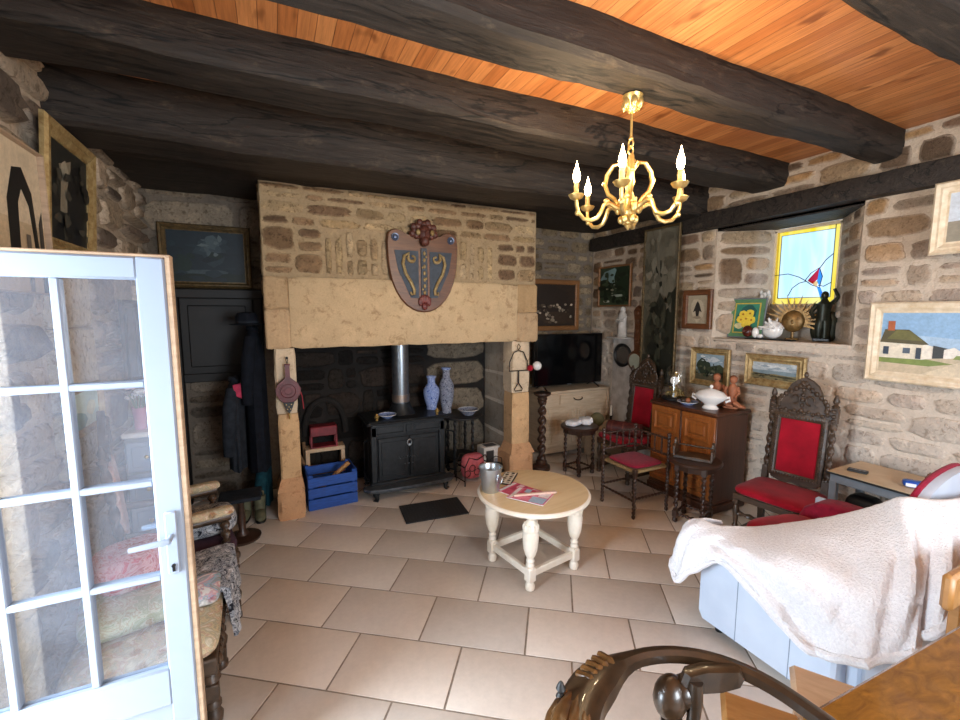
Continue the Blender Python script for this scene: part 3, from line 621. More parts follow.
rw('framed_painting', 'narrow framed woodland painting on the right wall beside the tall dark canvas', 4.58, 4.0, 1.88, 2.4, .022, P2, 'ochre_frame', [('#7f9a9a', blob(.35, .75, .3, .22, 11, 10)), ('#1f2a1e', blob(.15, .4, .25, .3, 11, 11)), ('#22301f', blob(.78, .6, .3, .45, 11, 12)), ('#3d4a34', band(0, .22, 10)), ('#9a8f74', [(.45, .55), (.5, .6), (.58, .42), (.55, .4)]), ('#a9b0a0', blob(.6, .25, .2, .035, 8, 13)), ('#c4c7b8', blob(.25, .1, .12, .03, 8, 14))] + dabs(50, .02, .98, .05, .8, ['#1c2419', '#26301f', '#313d2a', '#3d4a34', '#18200f'], 55, .08, .06) + dabs(6, .3, .7, .25, .55, ['#8a856c', '#9aa08c'], 56, .05, .02), '#33402f')
tr = [('#6e6757', band(.5, 1, 15)), ('#6b6455', blob(.3, .85, .35, .15, 10, 16)), ('#2a2a20', blob(.85, .35, .25, .3, 12, 17)), ('#35352a', band(0, .2, 18)), ('#1f1f18', [(.5, 0), (.56, 0), (.52, .3), (.58, .55), (.5, .8), (.47, .8), (.52, .55), (.46, .3)]), ('#24241c', [(.52, .4), (.7, .55), (.68, .57), (.5, .45)]), ('#2b2b22', [(.5, .62), (.3, .78), (.31, .8), (.52, .66)]), ('#3d3c2f', blob(.2, .3, .18, .15, 9, 19)), ('#26261e', blob(.7, .12, .25, .1, 9, 20))] + dabs(40, .05, .95, .5, .97, ['#6b6455', '#5f594b', '#7a7363', '#555042'], 57, .1, .04) + dabs(40, .3, .98, .05, .55, ['#24241c', '#2f2f25', '#1e1e17', '#3b3a2d'], 58, .1, .035)
rw('tall_painting', 'tall dark canvas of bare trees reaching up to the wall timber', 3.71, 3.23, 1.0, 2.73, .02, P2, 'gilt_dark', tr, '#5a5546', off=.13)
fl = [('#c9b14e', [(.12, .1), (.88, .1), (.88, .9), (.12, .9)]), ('#3f8a70', [(.16, .13), (.84, .13), (.84, .87), (.16, .87)]), ('#2c5f58', blob(.5, .55, .3, .3, 12, 21)), ('#d9d2a0', blob(.3, .3, .12, .08, 8, 22))] + [('#f0d24a', blob(u, v, .13, .11, 8, i)) for i, (u, v) in enumerate(((.4, .6), (.6, .62), (.5, .48), (.66, .45), (.36, .45), (.52, .33)))] + [('#b5782a', blob(u, v, .035, .03, 7, i)) for i, (u, v) in enumerate(((.4, .6), (.6, .62), (.5, .48), (.66, .45), (.36, .45)))]
picture('flower_picture', 'green bordered picture of yellow flowers standing in the window niche', (X1+.14, 2.66, NZ0+.20), -90, .35, .385, .012, P2, 'grey_paint', [('#5d8a62', [(0, 0), (1, 0), (1, 1), (0, 1)])] + fl, '#5d8a62', tilt=-7, lift=.012)
# back wall
picture('framed_painting', 'brown framed dark flower painting above the television', (3.30, Y1-.03, 1.9), 0, .86, .66, .06, P2, 'ochre_frame', [('#2a2019', blob(.5, .6, .45, .4, 12, 31)), ('#3a2c20', blob(.6, .2, .4, .15, 10, 32))] + [('#b9a894' if i % 2 else '#8f7d6c', blob(.52+.38*math.sin(i*2.4)*(.3+i/14), .22+.3*abs(math.sin(i*1.3)), .03, .03, 7, i)) for i in range(12)] + dabs(30, .1, .9, .08, .5, ['#6e6152', '#8f8270', '#544638', '#a09482', '#3f3226'], 62, .035, .04), '#31251c')
picture('framed_painting', 'gilt framed dark storm landscape high left of the fireplace', (-.52, Y1-.03, 2.31), 0, .72, .57, .06, P1, 'gilt_dark', [('#1c2a33', band(.2, 1, 33)), ('#2c3a42', blob(.55, .66, .2, .3, 13, 34, .4)), ('#3b4950', blob(.56, .68, .13, .22, 13, 34, .4)), ('#4b595e', blob(.57, .76, .08, .14, 11, 35, .4)), ('#16241f', band(0, .2, 36)), ('#3c4a50', blob(.45, .2, .3, .05, 13, 37)), ('#20302c', blob(.15, .35, .15, .2, 9, 38))] + dabs(30, .02, .98, .05, .95, ['#1a2830', '#16222a', '#22323a', '#1b2b28'], 59, .1, .06)[:22] + dabs(14, .45, .7, .5, .9, ['#4b595e', '#3b4950', '#5d6a6c'], 60, .05, .05), '#1a2830')
# left wall
picture('framed_painting', 'large gilt framed portrait of a dark figure high on the left wall', (X0+.065, 3.03, 2.40), 90, .62, .64, .085, P1, 'gilt', [('#2a2a26', band(0, 1, 39)), ('#8a7f6c', blob(.4, .55, .22, .33, 11, 40, .4)), ('#1c1c1c', blob(.7, .45, .25, .45, 11, 41)), ('#a39a86', blob(.35, .75, .1, .1, 9, 42)), ('#17181a', blob(.45, .1, .4, .15, 9, 43))] + dabs(26, .02, .98, .02, .98, ['#2a2a26', '#1f1f1e', '#3a3832', '#4a463c'], 61, .08, .08), '#33322c', tilt=4)
picture('canvas_painting', 'pale canvas with black brush shapes at the left edge above the open door', (X0+.075, 2.36, 2.19), 90, .62, .62, .008, P2, 'raw_edge', [('#d2bfa2', band(.5, 1, 44)), ('#17181a', [(.5, .1), (.52, .6), (.62, .82), (.75, .85), (.86, .7), (.9, .3), (.84, .3), (.8, .6), (.72, .7), (.66, .6), (.62, .1)]), ('#26282a', [(.9, 0), (.97, 0), (.98, .6), (.92, .5)]), ('#1d1e20', [(.15, 0), (.3, 0), (.34, .5), (.22, .6)]), ('#6b6257', [(.7, 0), (.76, 0), (.78, .4), (.72, .4)])], '#c2ab8a')
picture('framed_picture', 'small yellow framed teal picture behind the door glass, a reflection built solid', (X0+.065, 2.95, 1.29), 90, .44, .25, .03, P1, 'gilt', [('#bfd9c4', band(.4, 1, 45)), ('#4f9a94', blob(.3, .2, .22, .25, 10, 46)), ('#d8dcae', blob(.7, .5, .2, .2, 9, 47))], '#b9d4c0')  # a picture reflected on the door glass, built as a solid one
t = thing('wall_mirror', 'dark framed mirror above the white chest, a door-glass reflection built solid', 'mirror', (X0+.075, 3.86, 1.58), 90)  # reflection on the door glass, modelled as a mirror hung on the wall
g = G(); g.frame(.44, .62, [(0, 0), (0, -.02), (.02, -.03), (.05, -.015), (.055, -.004)]); g.build('frame', 'black_wood', t)
g = G(); g.poly([(-.17, -.006, -.26), (.17, -.006, -.26), (.17, -.006, .26), (-.17, -.006, .26)]); g.build('glass', 'mirror', t)
# shield above the lintel
t = thing('wall_shield', 'brown heraldic wooden shield with gilt scrolls above the fireplace lintel', 'shield', (1.30, 3.95, 2.2))
def shield_out():
    half = [(.0, .335), (.06, .325), (.12, .315), (.17, .325), (.215, .35), (.26, .36), (.31, .345), (.335, .32), (.345, .24), (.342, .14), (.335, .05), (.322, -.04), (.30, -.12), (.268, -.20), (.225, -.27), (.17, -.33), (.11, -.37), (.06, -.388), (0, -.395)]
    return [(-x, z) for x, z in half[1:-1]][::-1][::-1][::-1] + half
g = G(); g.prism(shield_out(), .05, -.02, 'y', .012); g.build('board', 'brown_frame', t)
for s in (-1, 1):
    g = G(); g.prism([(s*x, z) for x, z in ((.055, .17), (.28, .17), (.25, .0), (.13, -.26), (.055, -.26))][::s], -.018, -.026, 'y'); g.build('blue_field', plain('slate_blue_paint', '#3d4754', .6, 0, '#2c343f', 20, .2), t)
    g = G(); pts = []
    for i in range(14): a = i/13*1.6*PI; r = .012+.03*i/13; pts.append((s*(.115+r*math.cos(a+1.2)), -.034, .105-.0+r*math.sin(a+1.2)))
    pts += [(s*x, -.034, z) for x, z in ((.15, .145), (.19, .12), (.205, .05), (.18, -.04), (.13, -.12), (.1, -.19), (.105, -.225), (.13, -.23), (.135, -.205))]
    g.tube(pts, [.01]*8+[.016]*(len(pts)-10)+[.012, .01], 8); g.build('scroll', 'gilt', t, label='gilt scroll')
    g = G(); g.lathe([(.004, -.045), (.016, -.042), (.024, -.03), (.034, -.032), (.037, -.018)][::-1], (s*.27, 0, .285), 16, 'y'); g.build('boss', plain('pewter_blue', '#57627a', .35, .4), t)
g = G(); g.box(-.032, .032, -.03, -.015, -.3, .2, .006); g.build('centre_strip', plain('slate_grey_paint', '#454a52', .6), t)
g = G()
for i in range(7): g.ell((0, -.034, .15-.06*i), (.014, .012, .02), 8, 6)
for i in range(4): g.ell((.018*(-1)**i, -.032, .12-.1*i), (.01, .008, .012), 8, 6)
g.build('strip_ornament', 'gilt', t)
g = G(); g.ell((0, -.04, .33), (.06, .05, .08), 14, 10); g.ell((0, -.085, .325), (.015, .02, .03), 8, 6)
for i in range(13): a = PI*(-.18+1.36*i/12); q = .11 if i % 2 else .085; g.ell((q*math.cos(a), -.03, .345+(q-.02)*math.sin(a)), (.03, .025, .034), 8, 6)
for s in (-1, 1): g.ell((s*.028, -.08, .345), (.014, .012, .01), 8, 6)
g.ell((0, -.06, .26), (.045, .04, .05), 10, 8)
g.build('carved_mask', plain('reddish_carving', '#6b3a2c', .5, 0, '#43211a', 30, .4), t)
g = G()
for s in (-1, 1): g.ell((s*.068, -.07, .335), (.022, .02, .028), 8, 6)
g.build('mask_gilding', 'gilt', t)
g = G()
for i in range(5): a = -.9+.45*i; g.ell((.055*math.sin(a), -.035, -.31+.06*math.cos(a)-.02), (.02, .014, .045), 8, 6)
g.ell((0, -.03, -.34), (.03, .02, .035), 8, 6); g.build('leaf_drop', plain('dull_red_paint', '#7d3a34', .5, 0, '#552420', 30, .3), t)
# round mirror, barometer, statue niche
t = thing('round_mirror', 'small round dark framed mirror on the white pier', 'mirror', (X1-.034, 4.1, 1.27), -90)
g = G(); g.lathe([(.145, 0), (.15, .02), (.13, .03), (.112, .015), (.11, .004)], (0, 0, 0), 26, 'y', False)
g.v = [(x, -abs(y), z) for x, y, z in g.v]; g.build('frame', 'black_wood', t)
g = G(); g.poly([(.113*math.cos(2*PI*i/26), -.008, .113*math.sin(2*PI*i/26)) for i in range(26)]); g.build('glass', 'mirror', t)
t = thing('barometer', 'brown carved banjo barometer with a pale dial between mirror and tall canvas', 'barometer', (X1-.012, 3.86, 1.5), -90)
g = G(); g.prism([(-.03, -.2), (-.045, .0), (-.035, .15), (-.05, .26), (-.06, .33), (-.03, .37), (0, .39), (.03, .37), (.06, .33), (.05, .26), (.035, .15), (.045, .0), (.03, -.2)], -.0, -.05, 'y', .012); g.lathe([(.125, -.02), (.13, -.05), (.1, -.065)], (0, 0, -.28), 24, 'y')
for z in (.3, .2, .08, -.05): g.ell((0, -.05, z), (.03, .012, .03), 10, 6)
g.build('case', 'brown_frame', t)
g = G(); g.lathe([(.09, -.064), (.09, -.07)], (0, 0, -.28), 24, 'y'); g.build('dial', plain('dial_enamel', '#b9bfae', .3), t)
t = thing('statue', 'white statuette of a robed woman on the pier ledge', 'statue', (X1-.005, 4.1, 1.5))
g = G(); g.lathe([(.06, 0), (.062, .02), (.055, .03), (.058, .08), (.05, .18), (.055, .26), (.04, .3), (.022, .32)], (-.06, 0, 0), 14); g.build('robe', 'plaster', t)
g = G(); g.ell((-.065, 0, .345), (.027, .026, .034), 12, 8); g.ell((-.055, 0, .335), (.034, .036, .045), 12, 8); g.build('veiled_head', 'plaster', t)
g = G(); g.tube([(-.05, -.055, .26), (-.11, -.05, .2), (-.125, 0, .22)], .016, 8); g.tube([(-.05, .055, .26), (-.11, .05, .2), (-.125, 0, .22)], .016, 8); g.build('folded_arms', 'plaster', t)
g = G(); g.box(X1-.17, X1, 3.95, 4.26, 1.485, 1.502, .004); one(g, 'wall_shelf', 'plaster', 'narrow pale ledge on top of the white pier', 'shelf')
# ================================================================== chandelier
CX, CY = 1.665, 1.72
t = thing('chandelier', 'gilt six-armed chandelier with lit candle bulbs hanging from the beam', 'chandelier', (CX, CY, 0))
g = G(); g.lathe([(.010, 2.79), (.022, 2.80), (.034, 2.83), (.045, 2.855), (.05, 2.872)], seg=18)
for i in range(6): a = PI*i/3; g.ell((.037*math.cos(a), .037*math.sin(a), 2.835), (.018, .018, .03), 8, 6)
g.build('canopy', 'brass', t)
g = G(); g.tube([(0, 0, 2.8), (0, 0, 2.66)], .006); g.ell((0, 0, 2.67), (.012, .012, .012), 8, 6)
for k, z in enumerate((2.645, 2.612)): g.tube([((.016*math.cos(a) if k else 0), (0 if k else .016*math.cos(a)), z+.022*math.sin(a)) for a in (2*PI*i/12 for i in range(12))], .0045, 6, loop=True)
g.build('rod', 'brass', t)
g = G(); g.lathe([(.006, 2.60), (.016, 2.57), (.012, 2.55), (.02, 2.5), (.028, 2.46), (.016, 2.42), (.03, 2.38), (.045, 2.34), (.04, 2.31), (.02, 2.28), (.012, 2.255), (.018, 2.245), (.004, 2.225)][::-1], seg=16)
for i in range(6):
    a = PI*i/3+.3; g.ell((.05*math.cos(a), .05*math.sin(a), 2.33), (.018, .018, .03), 8, 6); g.ell((.035*math.cos(a), .035*math.sin(a), 2.275), (.016, .016, .022), 8, 6)
    g.tube([(.02*math.cos(a), .02*math.sin(a), 2.53), (.035*math.cos(a), .035*math.sin(a), 2.56), (.05*math.cos(a), .05*math.sin(a), 2.545)], [.008, .007, .004], 6)
g.build('body', 'brass', t)
for i in range(3):
    a = R(110+120*i); c, s = math.cos(a), math.sin(a)
    pr = [(.02, 2.52), (.05, 2.56), (.09, 2.56), (.125, 2.52), (.135, 2.47), (.115, 2.42), (.08, 2.39), (.06, 2.36)]
    g = G(); g.tube([(r*c, r*s, z) for r, z in pr], [.008, .010, .011, .012, .012, .011, .011, .010], 8); g.ell((.138*c, .138*s, 2.48), (.014, .014, .014), 8, 6); g.build('scroll', 'brass', t)
for i in range(6):
    a = R(219+60*i); c, s = math.cos(a), math.sin(a)
    pr = [(.03, 2.34), (.07, 2.355), (.11, 2.375), (.14, 2.365), (.155, 2.33), (.175, 2.3), (.21, 2.288), (.25, 2.295), (.28, 2.325), (.292, 2.36), (.295, 2.395)]
    pr = [(r*.93, z-.02) for r, z in pr]
    g = G(); g.tube([(r*c, r*s, z) for r, z in pr], [.013, .012, .012, .011, .011, .011, .011, .01, .01, .009, .009], 8)
    g.ell((.116*c, .116*s, 2.365), (.016, .016, .014), 8, 6); g.ell((.265*c, .265*s, 2.305), (.014, .014, .016), 8, 6)
    arm = g.build('arm', 'brass', t)
    g = G(); g.lathe([(.01, 2.365), (.03, 2.375), (.04, 2.392), (.036, 2.394), (.012, 2.384)], (.274*c, .274*s, 0), 14); g.build('drip_pan', 'brass', arm)
    g = G(); g.lathe([(.012, 2.384), (.0125, 2.45)], (.274*c, .274*s, 0), 12); g.build('candle_sleeve', 'gilt', arm)
    if i == 3: continue
    g = G(); g.lathe([(.008, 2.45), (.015, 2.462), (.0185, 2.48), (.016, 2.5), (.009, 2.52), (.003, 2.545), (.001, 2.555)], (.274*c, .274*s, 0), 12); g.build('bulb', 'bulb', arm)
    pl = bpy.data.lights.new('candle_light', 'POINT'); pl.energy = 4.2; pl.color = (1, .76, .48); pl.shadow_soft_size = .03
    po = bpy.data.objects.new('candle_light', pl); COL.objects.link(po); po.parent = t; po.location = (.32*c, .32*s, 2.52)

# ================================================================== white round table
t = thing('coffee_table', 'small round cream painted table with bulbous turned legs', 'table', (1.6, 2.47, 0), 9.5)
t.scale = (.97, .97, 1.085)
g = G(); g.lathe([(.385, .487), (.403, .495), (.408, .507), (.40, .516), (.39, .519)], seg=48); g.k = 1; g.lathe([(.39, .519), (.372, .5215), (.01, .5215)], seg=48, cap=False); g.build('table_top', ['cream_paint', 'table_cream'], t)
lp = [(.016, 0), (.03, .008), (.034, .03), (.028, .05), (.018, .062)]
lb = [(.02, .145), (.03, .16), (.022, .178), (.03, .19), (.02, .205), (.034, .225), (.046, .26), (.053, .31), (.055, .355), (.05, .375), (.053, .38), (.048, .41), (.032, .435), (.022, .445), (.03, .455), (.02, .47), (.02, .478)]
for sx in (-1, 1):
    for sy in (-1, 1):
        x, y = sx*.212, sy*.212; g = G(); g.lathe(lp, (x, y, 0), 16); g.box(x-.03, x+.03, y-.03, y+.03, .06, .148, .006); g.lathe(lb, (x, y, 0), 20)
        for i in range(10): a = 2*PI*i/10; g.ell((x+.043*math.cos(a), y+.043*math.sin(a), .398), (.013, .013, .026), 6, 6)
        g.box(x-.028, x+.028, y-.028, y+.028, .45, .489, .004); g.build('leg', 'cream_paint', t)
for sx in (-1, 1):
    g = G(); g.box(sx*.212-.016, sx*.212+.016, -.19, .19, .085, .128, .004); g.build('stretcher', 'cream_paint', t)
    g = G(); g.box(-.19, .19, sx*.212-.016, sx*.212+.016, .085, .128, .004); g.build('stretcher', 'cream_paint', t)
for sx in (-1, 1):
    g = G(); g.box(sx*.2-.012, sx*.2+.012, -.19, .19, .45, .488, .003); g.build('apron', 'cream_paint', t)
    g = G(); g.box(-.19, .19, sx*.2-.012, sx*.2+.012, .45, .488, .003); g.build('apron', 'cream_paint', t)
ZT = .567
t = thing('ice_bucket', 'tapered zinc ice bucket with ring handles on the cream table', 'bucket', (1.315, 2.575, ZT), 20)
g = G(); g.lathe([(.058, 0), (.06, .004), (.078, .165), (.084, .168), (.084, .173), (.078, .173), (.073, .165), (.056, .008), (.01, .008)], seg=28, cap=False); g.poly([(.058*math.cos(-2*PI*i/20), .058*math.sin(-2*PI*i/20), 0) for i in range(20)]); g.build('bucket', 'zinc', t)
for s in (-1, 1):
    g = G(); g.ell((0, s*.074, .125), (.012, .006, .012), 8, 6); g.tube([(.028*math.cos(a), s*.083, .098+.028*math.sin(a)) for a in (2*PI*i/16 for i in range(16))], .0035, 6, loop=True); g.build('ring_handle', 'zinc', t)
mg = [('pink_magazine', 'pink cover', (1.49, 2.47), 22, ['#c8506e', '#e7c3cc', '#d8d5dd', '#b0345a']), ('blue_magazine', 'blue cover', (1.505, 2.36), 35, ['#d97a92', '#a9c3dd', '#e8dfe2', '#c94468'])]
for i, (nm, _, (x, y), a, cs) in enumerate(mg):
    t = thing('magazine', ('pink magazine lying flat under the other, nearer the centre of the cream table', 'pink and pale blue magazine lying on top, nearer the front rim of the cream table')[i], 'magazine', (x, y, ZT + .0065*i), a, 'magazines on the cream table')
    g = G(); g.col = L('#e9e2e2'); g.box(-.10, .10, -.13, .13, 0, .005, .001); g.build('pages', 'paint', t)
    g = G(); z = .0054
    for k, (c, b) in enumerate(((cs[0], (-.1, .1, -.13, .13)), (cs[1], (-.09, .0, -.12, -.02)), (cs[3], (-.02, .09, -.01, .08)), (cs[2], (.01, .09, -.12, -.05)), (cs[2], (-.09, .09, .095, .12)), (cs[1], (.03, .09, .02, .06)))):
        g.col = L(c); g.poly([(b[0], b[2], z+.0002*k), (b[1], b[2], z+.0002*k), (b[1], b[3], z+.0002*k), (b[0], b[3], z+.0002*k)])
    g.build('cover', 'paint', t)
g = G(); g.col = L('#d8b8a8'); g.box(-.17, .13, -.012, .012, 0, .014, .003); one(g, 'wooden_stick', 'paint', 'slim pale wooden stick lying across the magazines', 'stick', (1.56, 2.35, ZT+.0135), -14)
t = thing('tile_trivet', 'flat black and white patterned tile board at the far rim of the cream table', 'trivet', (1.53, 2.71, ZT), 47)
g = G(); g.box(-.12, .12, -.05, .05, 0, .008, .002); g.build('board', 'black', t)
g = G(); g.col = L('#d9d2c4'); g.box(-.11, .11, -.043, .043, .008, .01, 0); g.col = L('#22201f')
for i in range(6):
    x = -.09+.036*i; g.poly([(x+.014*math.cos(q), .02*(-1)**i+.014*math.sin(q), .0106) for q in (2*PI*k/10 for k in range(10))]); g.poly([(x+.008*math.cos(q), -.02*(-1)**i+.012*math.sin(q), .0106) for q in (2*PI*k/8 for k in range(8))])
g.build('pattern', 'paint', t)
# doormat
g = G(); g.box(-.285, .285, -.18, .18, 0, .012, .004)
for i in range(18): g.box(-.27+.03*i, -.255+.03*i, -.165, .165, .011, .014, 0)
one(g, 'doormat', 'mat', 'dark ribbed rubber mat on the tiles before the stove', 'mat', (1.245, 3.59, .0), -5)

# ================================================================== stove
SX, SY = 1.175, 4.32
t = thing('wood_stove', 'black cast iron wood stove with a steel flue in the fireplace', 'stove', (SX, SY, 0))
g = G(); g.box(-.36, .36, -.2, .24, .12, .70, .008); g.box(-.39, .39, -.235, .27, .115, .145, .008)
for s in (-1, 1): g.box(s*.35-.03, s*.35+.03, -.225, -.19, .14, .7, .008)
g.box(-.375, .375, -.225, .24, .60, .72, .006); b = g.build('body', 'iron', t)
g = G(); g.box(-.42, .42, -.26, .27, .72, .745, .01); g.box(-.40, .40, -.24, .25, .745, .755, .004); g.build('top_plate', 'iron', t)
g = G(); 
for a, c in ((-.33, -.05), (.05, .33)): g.frame(c-a, .08, [(0, -.225), (0, -.236), (.01, -.236), (.014, -.228)], .66); [None for _ in (0,)]; g.v[-16:] = [(x+(a+c)/2, y, z) for x, y, z in g.v[-16:]]
g.prism([(-.03, .62), (.03, .62), (.035, .66), (.03, .70), (-.03, .70), (-.035, .66)], -.222, -.236, 'y', .004); g.build('frieze_moulding', 'iron', t)
for s in (-1, 1):
    g = G(); x0, x1 = sorted((s*.006, s*.31)); g.box(x0, x1, -.222, -.205, .17, .58, .006); g.box(x0+.03, x1-.03, -.228, -.22, .21, .54, .008); d = g.build('door', 'iron', t)
    if s > 0: g = G(); g.col = L('#c8ccd0'); g.tube([(.0+.022*math.cos(a), -.236, .515+.03*math.sin(a)) for a in (2*PI*i/12 for i in range(12))], .007, 6, loop=True); g.ell((0, -.235, .49), (.016, .01, .016), 8, 6); g.build('door_pull', 'zinc', d, label='pale ceramic and steel pull')
g = G()
for k in range(7): g.tube([(-.12+.03*k, -.231, .36+.008*math.sin(k*2)), (-.11+.03*k, -.231, .385-.006*(k % 3)), (-.095+.03*k, -.231, .355+.006*(k % 2))], .0025, 5)
for k in range(3): g.ell((-.05+.04*k, -.231, .30), (.012, .003, .006), 8, 5)
g.build('cast_ornament', 'iron_lip', t)
g = G(); out = [(-.46, -.2), (-.47, -.27), (-.42, -.335), (-.3, -.36), (0, -.37), (.3, -.36), (.42, -.335), (.47, -.27), (.46, -.2)]; g.prism(out, .085, .12, 'z', .012); g.build('hearth_lip', 'iron_lip', t)
for s in (-1, 1):
    for q in (-.28, .2): g = G(); g.tube([(s*.33, q, .1), (s*.36, q-.02, .05), (s*.35, q-.03, .018), (s*.37, q-.05, .0)], [.035, .028, .02, .028], 8); g.build('foot', 'iron', t)
    g = G(); g.frame(.14, .42, [(0, 0), (0, -.02), (.012, -.02), (.012, 0)]); g.T = Matrix()
    g.v = [(s*(.40+.0) + .10*s*(x/.14+.5)*.6, -.18+.20*(-(x/.14+.5))*.5 + y, z+.38) for x, y, z in g.v]; g.build('side_grille', 'iron', t)
    g = G(); g.lathe([(.012, .755), (.016, .76), (.01, .77), (.022, .785), (.024, .797), (.012, .815), (.006, .825)], (s*.31, -.19, 0), 12); g.build('brass_knob', 'brass', t, label='brass ball knob on the top plate')
g = G(); g.lathe([(.15, .755), (.14, .77), (.1, .84), (.095, .87)], (0, .06, 0), 24); g.build('flue_collar', 'iron', t)
g = G(); g.lathe([(.086, .86), (.086, 1.7)], (0, .06, 0), 24); g.build('flue_pipe', 'steel', t)
g = G(); g.lathe([(.092, .88), (.092, .955)], (0, .06, 0), 24); g.build('flue_band', plain('heat_tinted_steel', '#b09a86', .3, .8, '#8d8f95', 16), t, label='heat tinted bright band at the foot of the flue')
def dish(name, label, loc, r, h, m, inner='white_cer', cat='dish'):
    t = thing(name, label, cat, loc); g = G(); g.lathe([(r*.45, 0), (r*.5, .005), (r*.95, h), (r, h+.003), (r*.93, h), (r*.5, .012), (.005, .01)], seg=24, cap=False); g.poly([(r*.45*math.cos(-2*PI*i/16), r*.45*math.sin(-2*PI*i/16), 0) for i in range(16)]); g.build('bowl', m, t)
    g = G(); g.lathe([(r*.99, h+.001), (r*1.01, h+.006), (r*.97, h+.006)], seg=24, cap=False); g.build('rim', inner, t); return t
dish('dish', 'white dish on the left of the stove top', (.99, 4.22, .7555), .09, .03, 'delft')
def vase(label, loc, prof, m, group):
    t = thing('porcelain_vase', label, 'vase', loc, 0, group); g = G(); g.lathe(prof, seg=24); g.build('body', m, t); n = prof[-1][0]; z = prof[-1][1]
    g = G(); g.lathe([(n*.9, z-.01), (n*1.12, z+.006), (n*1.15, z+.014), (n*.85, z+.01), (n*.7, z-.03)], seg=24, cap=False); g.build('neck_rim', 'delft', t)
VP = [(.055, 0), (.058, .01), (.052, .03), (.075, .1), (.088, .17), (.085, .22), (.06, .262), (.042, .285), (.04, .33), (.048, .35)]
vase('shorter bright blue and white porcelain vase on the stove top', (SX+.375-.03, 4.40, .7555), VP, 'delft', 'porcelain vases by the stove')

# small black table right of the stove with dish and taller vase
t = thing('side_table', 'small black round table in the shadow right of the stove', 'table', (1.84, 4.36, 0))
g = G(); g.lathe([(.24, .655), (.25, .663), (.25, .675), (.24, .68)], seg=32); g.build('table_top', 'black_wood', t)
for i in range(4):
    a = PI/4+PI*i/2; g = G(); g.twist((.15*math.cos(a), .15*math.sin(a), 0), (.15*math.cos(a), .15*math.sin(a), .657), .02, 7); g.build('leg', 'black_wood', t)
g = G(); g.lathe([(.16, .2), (.17, .21), (.16, .22)], seg=24); g.build('shelf', 'black_wood', t)
vase('taller dark patterned porcelain vase on the small black table behind', (1.72, 4.47, .6805), [(a*1.0, b*1.42) for a, b in VP], 'delft_dark', 'porcelain vases by the stove')
dish('bowl', 'wide white bowl on the small black table beside the vases', (1.90, 4.27, .6805), .115, .06, 'delft_dark', cat='bowl')
# things on the hearth floor right of the stove
t = thing('log_carrier', 'pink cloth bundle in a black wire carrier at the right of the stove', 'carrier', (1.86, 4.07, 0), 8)
g = G(); g.cushion(-.13, .13, -.075, .075, .045, .30, 3, 14); g.build('bundle', plain('salmon_cloth', '#d9737a', .85, 0, '#a94a56', 14, .4), t)
g = G()
for s in (-1, 1):
    g.tube([(-.15, s*.09, 0), (-.15, s*.09, .2), (-.1, s*.095, .3), (0, s*.095, .26), (.1, s*.095, .3), (.15, s*.09, .2), (.15, s*.09, 0)], .006)
    for k in range(5): g.tube([(-.12+.06*k+.035*math.cos(a), s*.093, .13+.05*(k % 2)+.035*math.sin(a)) for a in (2*PI*i/12 for i in range(12))], .004, 6, loop=True)
for x in (-.15, .15): g.tube([(x, -.09, .05), (x, .09, .05)], .006); g.tube([(x, -.09, .2), (x, .09, .2)], .006)
g.build('wire_frame', 'wire', t)
g = G(); g.col = L('#d8d3cc'); g.box(-.11, .11, -.08, .08, 0, .28, .004); g.col = L('#3c3a3c'); g.box(-.08, .02, -.083, -.079, .08, .24, 0); g.col = L('#8d8f96'); g.box(.03, .09, -.083, -.079, .06, .14, 0); g.col = L('#4a4648'); g.box(-.06, .08, -.05, .05, .279, .283, 0)
one(g, 'cardboard_box', 'paint', 'white printed cardboard box behind the pink bundle', 'box', (2.185, 4.33, 0), 4)
t = thing('iron_pot', 'small dark iron pot at the foot of the right jamb', 'pot', (2.12, 4.03, 0)); g = G(); g.lathe([(.06, 0), (.085, .03), (.092, .09), (.075, .15), (.08, .16), (.072, .16), (.068, .14)], seg=20, cap=False); g.poly([(.06*math.cos(-2*PI*i/16), .06*math.sin(-2*PI*i/16), 0) for i in range(16)]); g.build('pot_body', 'iron', t)
g = G(); g.tube([(-.08, 0, .15), (-.07, 0, .22), (0, 0, .25), (.07, 0, .22), (.08, 0, .15)], .005); g.build('handle', 'wire', t)

# left hearth: crate of wood and the stack behind
def crate(name, label, loc, rz, w, d, h, rows, m, cat='crate'):
    t = thing(name, label, cat, loc, rz)
    g = G(); g.box(-w/2, w/2, -d/2, d/2, 0, .015, .003); g.build('bottom', m, t)
    rh = h/rows
    for k in range(rows):
        g = G(); z0, z1 = .005+k*rh+.008, (k+1)*rh
        g.box(-w/2, w/2, -d/2, -d/2+.014, z0, z1, .003); g.build('front_board', m, t)
        g = G(); g.box(-w/2, w/2, d/2-.014, d/2, z0, z1, .003); g.box(-w/2, -w/2+.014, -d/2+.014, d/2-.014, z0, z1+.02*(k == rows-1), .003); g.box(w/2-.014, w/2, -d/2+.014, d/2-.014, z0, z1+.02*(k == rows-1), .003); g.build('side_boards', m, t)
    g = G()
    for sx in (-1, 1):
        for sy in (-1, 1): x, y = sx*(w/2-.03), sy*(d/2-.03); g.box(x-.015, x+.015, y-.015, y+.015, .014, h+.02, .002)
    g.build('corner_post', m, t); return t
crate('wooden_crate', 'blue painted slatted wooden crate beside the left jamb', (.425, 4.24, 0), 3, .44, .36, .305, 3, 'blue_crate')
